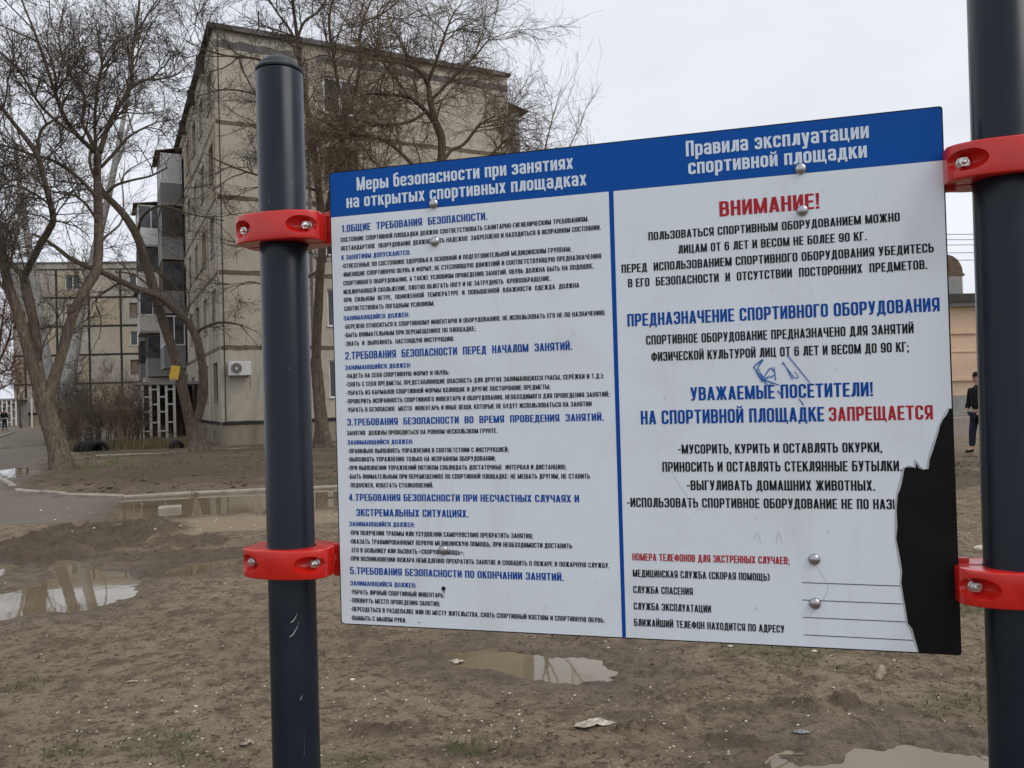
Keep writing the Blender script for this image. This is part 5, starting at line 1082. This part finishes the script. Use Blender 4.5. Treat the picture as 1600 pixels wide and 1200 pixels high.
# (b) forked tree in front of the block corner
tB, dB = gtrunk([(312, 707, .30), (308, 690, .25), (303, 668, .235), (300, 655, .23)], 312, 708)
LB = [
 (pp([(299, 662, .17), (288, 620, .165), (278, 575, .16), (266, 535, .155), (252, 492, .15), (240, 450, .145), (226, 405, .14), (214, 368, .13), (196, 338, .12), (178, 318, .11), (163, 303, .09), (150, 280, .07)], dB, -1.5), .25),
 (pp([(306, 660, .15), (316, 628, .14), (319, 600, .135), (315, 565, .13), (308, 530, .125), (297, 508, .12), (278, 488, .115), (258, 470, .11), (240, 459, .105), (215, 452, .10), (190, 440, .095), (165, 428, .09), (140, 418, .08), (110, 404, .07), (80, 380, .05), (50, 365, .03)], dB, -2), .5),
 (pp([(308, 520, .05), (318, 512, .045), (338, 505, .04), (358, 504, .03), (378, 508, .015)], dB, -.5), .8),
 (pp([(310, 540, .03), (303, 520, .03), (292, 500, .025), (296, 470, .02), (288, 440, .012)], dB, -.3), .6),
 (pp([(215, 370, .05), (222, 340, .045), (250, 322, .035), (300, 335, .025), (350, 345, .015)], dB, -2), .4),
 (pp([(226, 405, .05), (245, 425, .03), (268, 440, .02), (285, 470, .012)], dB, .3), .6),
 (pp([(190, 440, .04), (170, 452, .035), (150, 470, .028), (158, 500, .02), (155, 530, .012)], dB - 1, 0), .8),
 (pp([(165, 304, .05), (180, 290, .045), (205, 282, .035), (235, 275, .03), (262, 262, .02)], dB - 1.4, 0), .9),
 (pp([(150, 282, .05), (140, 250, .045), (150, 215, .035), (172, 190, .028), (200, 180, .015)], dB - 1.5, 1), 1),
 (pp([(240, 458, .04), (225, 440, .03), (205, 428, .025), (180, 425, .018)], dB, 0), .8)]
rB = make_tree('forked_tree', 'bare forked tree with a yellow card on its left stem at the block corner', 'tree', 'bark_brown', 'twig_dark', tB, LB, 1.2,
          [(0, 1.4, .024), (4, .75, .013), (4, .4, .008), (3, .25, .006)], 12, up=.1, tips=.15, group='bare trees in the yard')
# (c, d) pale poplars behind
tC, dC = pp([(112, 690, .45), (110, 655, .42), (104, 620, .30), (110, 575, .26)], 36), 36
tC[0] = (np.array([tC[0][0][0], tC[0][0][1], 0]), .45)
LC = [(pp([(110, 578, .26), (116, 545, .24), (122, 505, .22), (130, 462, .20), (141, 420, .19), (153, 375, .17), (164, 330, .155), (174, 285, .14), (183, 240, .12), (192, 190, .10), (200, 140, .08), (204, 90, .05), (206, 40, .03)], 36, 0), .5),
      (pp([(176, 270, .07), (192, 235, .06), (200, 200, .05), (215, 160, .035), (225, 110, .02)], 36, 1), 1), (pp([(150, 390, .06), (165, 370, .05), (190, 345, .045), (192, 300, .035), (186, 270, .02)], 36, -1), .8)]
make_tree('poplar_tree', 'pale spotted poplar leaning right behind the twin-stemmed tree', 'tree', 'bark_pale', 'twig_light', tC, LC, 1.4, [(0, 1.9, .02), (5, 1.0, .011), (4, .55, .008)], 13, up=.5, group='bare trees in the yard')
tD = pp([(92, 688, .40), (90, 660, .38), (84, 620, .30), (76, 585, .24)], 40); tD[0] = (np.array([tD[0][0][0], tD[0][0][1], 0]), .40)
LD = [(pp([(76, 588, .26), (72, 560, .25), (66, 525, .23), (60, 480, .22), (54, 440, .20), (49, 410, .18), (43, 370, .15), (36, 320, .12), (28, 260, .09), (18, 190, .06), (14, 130, .03)], 40, 0), .5),
      (pp([(66, 520, .14), (50, 500, .12), (34, 470, .10), (22, 430, .08), (8, 380, .05), (-5, 330, .03)], 40, 1), 1)]
make_tree('poplar_tree', 'pale grey poplar leaning left behind the twin-stemmed tree', 'tree', 'bark_pale', 'twig_light', tD, LD, 1.4, [(0, 1.9, .02), (5, 1.0, .011), (4, .55, .008)], 14, up=.5, group='bare trees in the yard')
# (e) tree whose trunk shows between post and board, crown before the gable
tE, dE = gtrunk([(506, 700, .30), (503, 670, .22), (498, 620, .19), (494, 560, .17)], 506, 702)
LE = [
 (pp([(494, 562, .16), (496, 500, .15), (500, 430, .14), (504, 370, .13), (498, 300, .12), (490, 230, .10), (478, 160, .085), (468, 90, .07), (462, 40, .055), (455, -10, .04), (450, -60, .02)], dE, -2), .9),
 (pp([(468, 75, .045), (452, 45, .04), (430, 15, .03), (410, -20, .02)], dE - 2, 0), 1.0),
 (pp([(465, 60, .045), (475, 35, .04), (500, 15, .032), (520, -20, .02)], dE - 2, 0), 1.0),
 (pp([(502, 380, .09), (515, 310, .08), (532, 240, .075), (540, 180, .065), (528, 130, .055), (520, 80, .05), (514, 30, .04), (525, -20, .02)], dE, -2.5), 1.1),
 (pp([(538, 190, .06), (556, 140, .055), (563, 95, .05), (562, 60, .045), (570, 25, .035), (590, -20, .02)], dE - 1, -1), 1.1),
 (pp([(563, 35, .03), (590, 25, .028), (615, 8, .022), (640, -20, .015)], dE - 2, 0), 1.0),
 (pp([(500, 300, .05), (470, 290, .045), (430, 280, .04), (390, 270, .032), (350, 255, .025), (320, 240, .012)], dE - .6, -1), 1.0),
 (pp([(490, 235, .045), (450, 190, .04), (420, 160, .036), (390, 145, .03), (350, 140, .025), (310, 150, .015)], dE - 1, -1.5), 1.0),
 (pp([(480, 170, .045), (440, 110, .04), (400, 92, .034), (360, 88, .03), (320, 78, .022), (285, 60, .012)], dE - 1.4, -1), 1.0),
 (pp([(498, 345, .04), (460, 370, .035), (420, 385, .03), (380, 380, .02), (340, 372, .01)], dE, -1), .8),
 (pp([(500, 420, .035), (470, 440, .03), (430, 450, .025), (390, 440, .018), (360, 455, .01)], dE, -1), .6)]
make_tree('spreading_tree', 'bare spreading tree with its trunk between the left post and the board', 'tree', 'bark_brown', 'twig_dark', tE, LE, 2.0,
          [(0, 1.5, .026), (5, .8, .014), (5, .45, .0085), (4, .26, .006)], 15, up=.1, tips=.5, group='bare trees in the yard')
# (f) dense brown tree behind the board
tF = pp([(700, 695, .26), (698, 600, .19), (694, 480, .16), (692, 380, .15), (692, 300, .145), (690, 248, .14)], 24); tF[0] = (np.array([tF[0][0][0], tF[0][0][1], 0]), .26)
LF = [
 (pp([(690, 250, .13), (690, 215, .12), (680, 190, .10), (672, 160, .085), (668, 130, .07), (655, 112, .06), (630, 100, .045), (600, 96, .03), (575, 92, .015)], 24, -.5), 1.3),
 (pp([(682, 195, .08), (662, 170, .07), (640, 152, .06), (610, 148, .05), (575, 147, .035), (545, 160, .02)], 24, -1), 1.4),
 (pp([(668, 130, .05), (680, 100, .045), (690, 70, .04), (700, 40, .03), (712, 15, .015)], 24, 0), 1.3),
 (pp([(672, 160, .05), (690, 140, .045), (715, 115, .04), (740, 90, .03), (765, 60, .018)], 24, 1), 1.2),
 (pp([(692, 300, .06), (650, 262, .055), (610, 225, .05), (575, 212, .045), (540, 215, .035), (515, 235, .02)], 24, -1), 1.4),
 (pp([(691, 255, .06), (705, 235, .05), (725, 225, .045), (750, 195, .035), (775, 180, .02)], 24, .6), 1.0),
 (pp([(692, 320, .06), (740, 275, .05), (770, 240, .04), (795, 215, .025), (820, 205, .012)], 24, .5), .9),
 (pp([(640, 152, .04), (620, 125, .035), (600, 100, .03), (590, 60, .02), (600, 30, .012)], 23.5, 0), 1.3),
 (pp([(665, 175, .045), (640, 190, .04), (605, 195, .035), (570, 190, .028), (540, 185, .02), (515, 195, .012)], 23.6, -1), 1.5),
 (pp([(692, 345, .05), (640, 300, .045), (590, 280, .04), (550, 275, .03), (515, 290, .02)], 24, -1), 1.4)]
make_tree('bushy_tree', 'dense brown twiggy tree rising behind the top left of the board', 'tree', 'bark_dark', 'twig_brown', tF, LF, 2.7,
          [(0, 1.35, .024), (6, .95, .014), (5, .62, .009), (3, .42, .0065)], 16, up=.12, tips=.1, droop=.12, group='bare trees in the yard')
# (g) thin sapling to its right, tips above the board
tG = pp([(845, 690, .12), (842, 560, .09), (838, 430, .07), (834, 340, .06)], 27); tG[0] = (np.array([tG[0][0][0], tG[0][0][1], 0]), .12)
LG = [(pp([(834, 345, .035), (842, 290, .03), (850, 240, .025), (862, 190, .018), (876, 140, .01)], 27, 0), .9), (pp([(835, 360, .03), (860, 300, .028), (880, 250, .02), (902, 205, .014), (915, 175, .008)], 27, 1), .8),
      (pp([(834, 350, .03), (815, 290, .028), (800, 235, .02), (795, 190, .014), (798, 140, .008)], 27, -1), .9), (pp([(838, 400, .03), (870, 350, .028), (905, 290, .02), (930, 240, .01)], 27, 0), .7)]
make_tree('sapling', 'slender pale sapling whose thin tips show above the middle of the board', 'tree', 'bark_dark', 'twig_light', tG, LG, 2.6, [(0, 1.5, .010), (4, .9, .007), (3, .5, .005)], 17, up=.7, group='bare trees in the yard')
# (h) reddish tree far left behind, (i) thin street tree
tH = pp([(-12, 655, .2), (-8, 600, .17), (-4, 560, .14)], 60); tH[0] = (np.array([tH[0][0][0], tH[0][0][1], 0]), .2)
LH = [(pp([(-4, 562, .12), (0, 530, .1), (4, 500, .06), (8, 470, .03)], 60, 0), 3), (pp([(-4, 570, .1), (8, 545, .08), (16, 520, .05), (20, 500, .02)], 60, -1), 3), (pp([(-8, 590, .08), (6, 580, .06), (18, 575, .04), (24, 560, .02)], 60, -2), 3.5), (pp([(-10, 610, .07), (4, 606, .06), (14, 600, .04), (22, 590, .02)], 60, 2), 3), (pp([(-6, 560, .1), (-20, 520, .06), (-30, 490, .03)], 60, 0), 2)]
make_tree('reddish_tree', 'small reddish brown tree at the far left edge by the lattice porch', 'tree', 'bark_dark', 'twig_red', tH, LH, 2.0, [(0, 1.8, .03), (6, .9, .018), (5, .5, .012)], 18, up=.1)
tI = pp([(32, 655, .1), (31, 640, .08), (30, 632, .07)], 72); tI[0] = (np.array([tI[0][0][0], tI[0][0][1], 0]), .1)
LI = [(pp([(30, 634, .07), (32, 622, .06), (36, 612, .05), (42, 606, .03)], 72, 0), 1.5), (pp([(31, 636, .06), (27, 620, .05), (30, 600, .04), (28, 585, .02)], 72, 0), 1.5)]
make_tree('young_tree', 'thin young tree before the far panel block left of the white pole', 'tree', 'bark_dark', 'twig_dark', tI, LI, 1.0, [(0, 1.2, .02), (4, .6, .012)], 19, up=.3)
# shrubs: a brown thicket between the trees and the porch
def shrub(name, label, px, py, d, w, h, n, mat, seed, lv=((0, .8, .010), (5, .45, .006), (4, .25, .0045)), dens=2.2):
    rng = np.random.default_rng(seed); b = P(px, py, d); base = np.array([b[0], b[1], 0.0]); L_ = []
    for i in range(n):
        a = rng.random() * 6.28; s0 = np.array([math.cos(a), math.sin(a) * .7, 0]) * w * .3 * rng.random(); e = np.array([math.cos(a) * w * .5 * rng.random() ** .5, math.sin(a) * w * .35 * rng.random(), h * (.55 + .45 * rng.random())])
        pts = np.array([s0 + (e - s0) * t + np.array([0, 0, .0]) + rng.normal(0, .05, 3) * t for t in np.linspace(0, 1, 12)]); L_.append((pts, np.linspace(.018, .006, 12), 1.0))
    root = empty(name, tuple(base)); tag(root, label, 'shrub', group='shrubs by the porch')
    V, Fq = batch_tubes(np.stack([l[0] for l in L_]), np.stack([l[1] for l in L_]), 4); link('stems', mesh_np('stems', V, Fq, mat), root)['kind'] = 'stuff'
    V, Fq = grow(L_, dens, list(lv), rng, .35, .02); link('twigs', mesh_np('twigs', V, Fq, mat), root)['kind'] = 'stuff'
for i, a in enumerate(((128, 690, 32, 1.7, 1.6, 16), (160, 690, 31.5, 1.8, 2.2, 18), (190, 692, 31, 1.8, 2.4, 20), (215, 692, 31.5, 1.2, 2.2, 16), (105, 682, 35, 2.0, 3.0, 20), (148, 684, 38, 3, 4.0, 18))):
    shrub('shrub', ['low brown shrub beside the old tyres', 'brown shrub right of the old tyres', 'tallest brown thicket shrub midway to the lattice porch', 'brown shrub touching the left side of the lattice porch',
                    'dark shrub behind the twin-stemmed tree base', 'tall dark bush behind the thicket against the far block'][i], *a, 'twig_brown' if i in (0, 2) else 'twig_dark', 40 + i)
shrub('shrub', 'low scrubby plant in front of the lattice porch', 262, 696, 31, 2.2, .55, 26, 'twig_brown', 60, ((0, .35, .008), (5, .2, .005)))
def tuft_mass(px0, px1, py, d, n, hmax, seed):
    rng = np.random.default_rng(seed); a = P(px0, py, d); b = P(px1, py, d); t = rng.random(n); x = a[0] + (b[0] - a[0]) * t; y = a[1] + (b[1] - a[1]) * t + rng.normal(0, .45, n); h = hmax * (.3 + .7 * rng.random(n))
    an = rng.random(n) * 6.28; s_ = np.stack([np.cos(an), np.sin(an), 0 * an], -1) * .012; l = np.stack([rng.normal(0, .35, n), rng.normal(0, .35, n), np.ones(n)], -1) * h[:, None]; p = np.stack([x, y, 0 * x], -1)
    return np.stack([p - s_, p + s_, p + l], 1).reshape(-1, 3), np.arange(3 * n).reshape(n, 3)
V, Fq = tuft_mass(100, 300, 694, 31.2, 5000, .34, 5); tag(link('weeds', mesh_np('weeds', V, Fq, 'grass_green', smooth=False)), 'green and straw weeds growing along the kerb before the porch', 'weeds', kind='stuff')
V, Fq = tuft_mass(100, 300, 693, 31.1, 6000, .42, 15); tag(link('dry_weeds', mesh_np('dry_weeds', V, Fq, 'dry_grass', smooth=False)), 'dry straw coloured weeds along the kerb before the porch', 'weeds', kind='stuff')
V, Fq = tuft_mass(90, 135, 672, 37, 5000, .25, 6); tag(link('weeds', mesh_np('weeds', V, Fq, 'grass_green', smooth=False)), 'green grass bank behind the twin-stemmed tree', 'weeds', kind='stuff')

# ------------------------------------------------------------------ small things
# yellow card nailed to the forked tree
p_ = P(273, 582, dB - .62); o = MB().box(-.14, .14, -.01, .01, -.22, .22).build('yellow_card', 'yellow_card', bevel=.003); o.location = tuple(p_); o.rotation_euler = (0, .2, .1); tag(o, 'yellow card fastened to the left stem of the forked tree', 'card')
# half-buried tyres
def tyre(x, y, rz, tilt, r=.33):
    m = MB(); n = 32; rings = [(r * (.62), -.09), (r * .72, -.115), (r * .93, -.115), (r, -.08), (r, .08), (r * .93, .115), (r * .72, .115), (r * .62, .09)]
    vs = [(rr_ * math.cos(t), w_, rr_ * math.sin(t)) for t in np.linspace(0, 2 * math.pi, n, endpoint=False) for rr_, w_ in rings]; k = len(rings)
    m.add(vs, [(i * k + j, i * k + (j + 1) % k, ((i + 1) % n) * k + (j + 1) % k, ((i + 1) % n) * k + j) for i in range(n) for j in range(k)])
    o = m.build('old_tyre', 'tyre_rubber', smooth='auto'); o.location = (x, y, .05); o.rotation_euler = (tilt, 0, rz); return o
for i, (px, rz, tl) in enumerate(((129, 1.1, 0), (137, 1.2, .05), (145, 1.15, -.05), (154, .5, .2))):
    g = P(px, 700, 29.5); o = tyre(g[0], g[1], rz, tl); tag(o, ['leftmost', 'second from left', 'third from left', 'rightmost, more tilted'][i] + ' old black tyre half buried by the thicket', 'tyre', group='half-buried tyres')
g = P(276, 694, 30); o = tyre(g[0], g[1], .9, .4, .26); tag(o, 'single black tyre lying at the foot of the lattice porch', 'tyre')
# wood chunk, rag, twigs, stone, foil
def on(px, py, dz=0): g = G(px, py); return (g[0], g[1], gz(g[0], g[1]) + dz)
m = MB(); m.tube([(-.10, 0, 0), (-.06, .004, .004), (0, -.004, .008), (.06, .003, .006), (.105, 0, .002)], [.012, .020, .023, .019, .008], 7); o = m.build('wood_chunk', 'weathered_wood'); o.location = on(1376, 1060, .012); o.rotation_euler = (0, -.05, 1.05)
tag(o, 'broken weathered piece of wood on the mud below the torn board corner', 'wood')
def rag(px, py, w, d, h, seed, mat, name, label, cat):
    rng = np.random.default_rng(seed); n, k = 26, 12; u, v = np.meshgrid(np.linspace(-1, 1, n), np.linspace(-1, 1, k)); prof = (1 - np.abs(u) ** 2.5) * (.55 + .45 * fbm(u * 2 + seed, v * 0, seed, 3))
    X = u * w / 2 + (fbm(u * 3, v * 3, seed + 1) - .5) * .04; Y = v * d / 2 * prof + (fbm(u * 1.5 + 3, v * 0, seed + 4) - .5) * d * .8; Z = h * (fbm(u * 5, v * 4, seed + 2, 4) ** 1.5) * 1.6 * prof + .004
    V = np.stack([X.ravel(), Y.ravel(), Z.ravel()], -1); i = np.arange(n * k).reshape(k, n); Fq = np.stack([i[:-1, :-1], i[:-1, 1:], i[1:, 1:], i[1:, :-1]], -1).reshape(-1, 4)
    o = link(name, mesh_np(name, V, Fq, mat)); md_ = o.modifiers.new('thick', 'SOLIDIFY'); md_.thickness = .003; o.location = on(px, py); o.rotation_euler = (0, 0, .05); tag(o, label, cat)
rag(928, 1140, .20, .10, .018, 3, 'dirty_plastic', 'crumpled_bag', 'dirty white crumpled bag trodden into the mud below the board', 'litter')
rag(712, 1036, .10, .06, .02, 7, 'dirty_plastic', 'paper_scrap', 'torn white scrap at the left end of the puddle under the board', 'litter')
rag(1252, 1154, .07, .03, .015, 9, 'steel_grey', 'foil_scrap', 'small crumpled silvery foil scrap above the bottom right puddle', 'litter')
rag(387, 1172, .05, .05, .02, 12, 'dirty_plastic', 'paper_scrap', 'small folded pinkish scrap in the mud left of the left post', 'litter')
rag(205, 1072, .06, .03, .012, 15, 'dirty_plastic', 'paper_scrap', 'thin pale scrap lying in the mud at the lower left', 'litter')
def twig(pts, r, label):
    g0 = G(*pts[0]); L_ = []
    for i, q in enumerate(pts): g = G(*q); L_.append((g[0] - g0[0], g[1] - g0[1], .012 + .012 * math.sin(i * 1.7)))
    o = MB().tube([tuple(p) for p in resample(L_, 14)], list(np.linspace(r, r * .5, 14)), 6).build('fallen_twig', 'weathered_wood'); o.location = (g0[0], g0[1], gz(g0[0], g0[1]) - .004); tag(o, label, 'twig')
twig([(1195, 1200), (1215, 1190), (1240, 1183), (1275, 1179)], .005, 'curved fallen twig beside the bottom right puddle')
twig([(1515, 1014), (1522, 1013), (1530, 1011)], .006, 'short twig on the mud just left of the right post')
twig([(740, 1160), (755, 1155), (762, 1150)], .003, 'thin pale twig on the mud left of the crumpled bag')
twig([(1030, 1140), (1050, 1137)], .0035, 'tiny dark twig right of the crumpled bag')
def stone(px, py, s_, label, seed):
    rng = np.random.default_rng(seed); bm = bmesh.new(); bmesh.ops.create_icosphere(bm, subdivisions=3, radius=1)
    for v_ in bm.verts:
        n_ = float(fbm(np.array([v_.co.x * 1.5 + seed]), np.array([v_.co.y * 1.5 + v_.co.z]), seed)[0]); v_.co = Vector((v_.co.x * s_ * 1.3, v_.co.y * s_, v_.co.z * s_ * .5)) * (.7 + .6 * n_)
    me = bpy.data.meshes.new('stone'); bm.to_mesh(me); bm.free(); me.materials.append(MATS['pebble_pale']); o = link('stone', me); o.location = on(px, py, s_ * .2); tag(o, label, 'stone')
stone(1534, 861, .055, 'pale flat stone between the board and the right post', 1)
stone(551, 1067, .012, 'small white stone on the mud right of the left post', 2)
stone(1272, 1022, .013, 'white stone just below the bottom edge of the board', 3)
stone(1141, 1016, .014, 'flat white stone under the middle of the board edge', 5)
p_ = G(365, 797); m = MB(); 
for k, (x, y, z) in enumerate(((0, 0, 0),)): m.box(-.16, .16, -.07, .07, 0, .09)
o = m.build('concrete_block', 'kerb_concrete', bevel=.02); o.location = (p_[0] - 1.0, p_[1] + .15, -.02); o.rotation_euler = (.1, 0, .3); tag(o, 'small pale concrete block lying in the roadside puddle', 'block')

# ------------------------------------------------------------------ people
def skin_mesh(name, verts, edges, radii, mat, root=0, sub=2, parent=None, loc=None):
    me = bpy.data.meshes.new(name); me.from_pydata(verts, edges, []); me.materials.append(MATS[mat]); o = link(name, me, parent)
    sk = o.modifiers.new('skin', 'SKIN'); sk.use_smooth_shade = True
    lay = me.skin_vertices[0] if me.skin_vertices else None
    for i, r in enumerate(radii):
        r = r if isinstance(r, tuple) else (r, r); lay.data[i].radius = r
    lay.data[root].use_root = True
    sb = o.modifiers.new('sub', 'SUBSURF'); sb.levels = sub; sb.render_levels = sub; return o
def make_skin(name, chain, mat, parent, sub=2):
    """chain: list of (pos, radius, parent index or -1)"""
    me = bpy.data.meshes.new(name); me.from_pydata([c[0] for c in chain], [(i, c[2]) for i, c in enumerate(chain) if c[2] >= 0], []); me.materials.append(MATS[mat]); o = link(name, me, parent)
    sk = o.modifiers.new('skin', 'SKIN'); sk.use_smooth_shade = True; sk.branch_smoothing = .6
    if not me.skin_vertices:
        bpy.context.view_layer.objects.active = o; bpy.context.view_layer.update()
    for i, c in enumerate(chain):
        r = c[1] if isinstance(c[1], tuple) else (c[1], c[1]); me.skin_vertices[0].data[i].radius = r; me.skin_vertices[0].data[i].use_root = (i == 0)
    sb = o.modifiers.new('sub', 'SUBSURF'); sb.levels = sub; sb.render_levels = sub; return o
def person(loc, rz, label, coat, trousers, stride=.0, cap=True, h=1.75):
    root = empty('person', loc, rz); tag(root, label, 'person'); k = h / 1.75; root.scale = (k, k, k)
    s_ = stride; hip = (0, 0, .93)
    # body (skin), facing -y: one continuous figure with hands
    body = [((0, 0, .95), (.135, .10), -1), ((0, 0, 1.15), (.125, .09), 0), ((0, .01, 1.36), (.15, .095), 1), ((0, .01, 1.47), (.06, .055), 2), ((0, -.005, 1.54), (.05, .05), 3), ((0, -.015, 1.60), (.068, .082), 4), ((0, -.01, 1.68), (.074, .092), 5), ((0, 0, 1.74), (.045, .055), 6)]
    def arm(sx):
        b = len(body); body.append(((sx * .19, .01, 1.40), .05, 2)); body.append(((sx * .245, .03, 1.13), .04, b)); body.append(((sx * .205, -.10, .93), .03, b + 1)); body.append(((sx * .18, -.15, .90), (.036, .022), b + 2))
        for j, (dx, dy, dz) in enumerate(((-.03, -.05, -.045), (-.012, -.06, -.06), (.006, -.055, -.065), (.02, -.04, -.055))): body.append(((sx * (.18 + dx), -.15 + dy, .90 + dz), .008, b + 3))
        body.append(((sx * .14, -.15, .89), .009, b + 3))
    def leg(sx, fy):
        b = len(body); body.append(((sx * .09, 0, .86), .085, 0)); body.append(((sx * .10, fy * .5 - .02, .49), .06, b)); body.append(((sx * .10, fy, .09), .04, b + 1)); body.append(((sx * .11, fy - .12, .045), (.036, .03), b + 2))
    arm(1); arm(-1); leg(1, s_); leg(-1, -s_); make_skin('body', body, 'skin', root)
    jk = [((0, 0, .90), (.185, .145), -1), ((0, 0, 1.12), (.18, .13), 0), ((0, .01, 1.34), (.20, .125), 1), ((0, .01, 1.46), (.085, .08), 2), ((0, .0, 1.50), (.07, .065), 3)]
    for sx in (1, -1):
        b = len(jk); jk.append(((sx * .20, .01, 1.40), .075, 2)); jk.append(((sx * .26, .035, 1.13), .066, b)); jk.append(((sx * .215, -.09, .95), .056, b + 1))
    make_skin('jacket', jk, coat, root)
    tr_ = [((0, 0, .90), (.15, .12), -1)]
    for sx, fy in ((1, s_), (-1, -s_)):
        b = len(tr_); tr_.append(((sx * .09, 0, .82), .10, 0)); tr_.append(((sx * .10, fy * .5 - .02, .49), .078, b)); tr_.append(((sx * .10, fy, .13), .066, b + 1))
    make_skin('trousers', tr_, trousers, root)
    for sx, fy in ((1, s_), (-1, -s_)): make_skin('shoe', [((sx * .10, fy + .03, .06), (.05, .05), -1), ((sx * .105, fy - .08, .045), (.048, .038), 0), ((sx * .11, fy - .17, .035), (.04, .028), 1)], 'shoe_black', root)
    # face
    hd = MB()
    for sx in (-1, 1):
        m = MB(); m.tube([(sx * .028, -.098, 1.655), (sx * .028, -.103, 1.655)], [.009, .006], 8); m.build('eye', 'shoe_black', root)
        m = MB(); m.tube([(sx * .072, .0, 1.615), (sx * .080, .004, 1.64), (sx * .076, .008, 1.665)], [.008, .013, .01], 6); m.build('ear', 'skin', root, smooth=True)
    m = MB(); m.tube([(0, -.088, 1.665), (0, -.112, 1.63), (0, -.098, 1.615)], [.007, .013, .009], 7); m.build('nose', 'skin', root, smooth=True)
    m = MB(); m.tube([(-.022, -.09, 1.59), (0, -.096, 1.588), (.022, -.09, 1.59)], [.003, .005, .003], 6); m.build('mouth', 'clamp_red', root, smooth=True)
    if cap:
        m = MB(); pr_ = [(1.665, .088), (1.70, .091), (1.735, .084), (1.762, .062), (1.775, .02)]; m.tube([(0, .004, z) for z, r in pr_], [r for z, r in pr_], 18); m.build('cap', coat, root, smooth=True)
        m = MB(); m.prismz([(-.07, -.06), (-.05, -.125), (0, -.145), (.05, -.125), (.07, -.06)], 1.672, 1.682); m.build('cap_peak', coat, root)
    else:
        m = MB(); pr_ = [(1.60, .07), (1.65, .088), (1.70, .090), (1.74, .075), (1.765, .03)]; m.tube([(0, .022, z) for z, r in pr_], [r for z, r in pr_], 18); m.build('hair', 'shoe_black', root, smooth=True)
    return root
g = G(1526, 709); person((g[0] + .07, g[1], gz(g[0], g[1])), -math.radians(75), 'man in black jacket and navy trousers half hidden behind the right post', 'cloth_black', 'cloth_navy', .10, True, 1.78)
g = G(7, 672.5); g = P(7, 665, 66); person((g[0], g[1], 0), math.pi * .95, 'man in dark clothes walking away at the far left edge', 'cloth_black', 'cloth_navy', .06, False, 1.8)
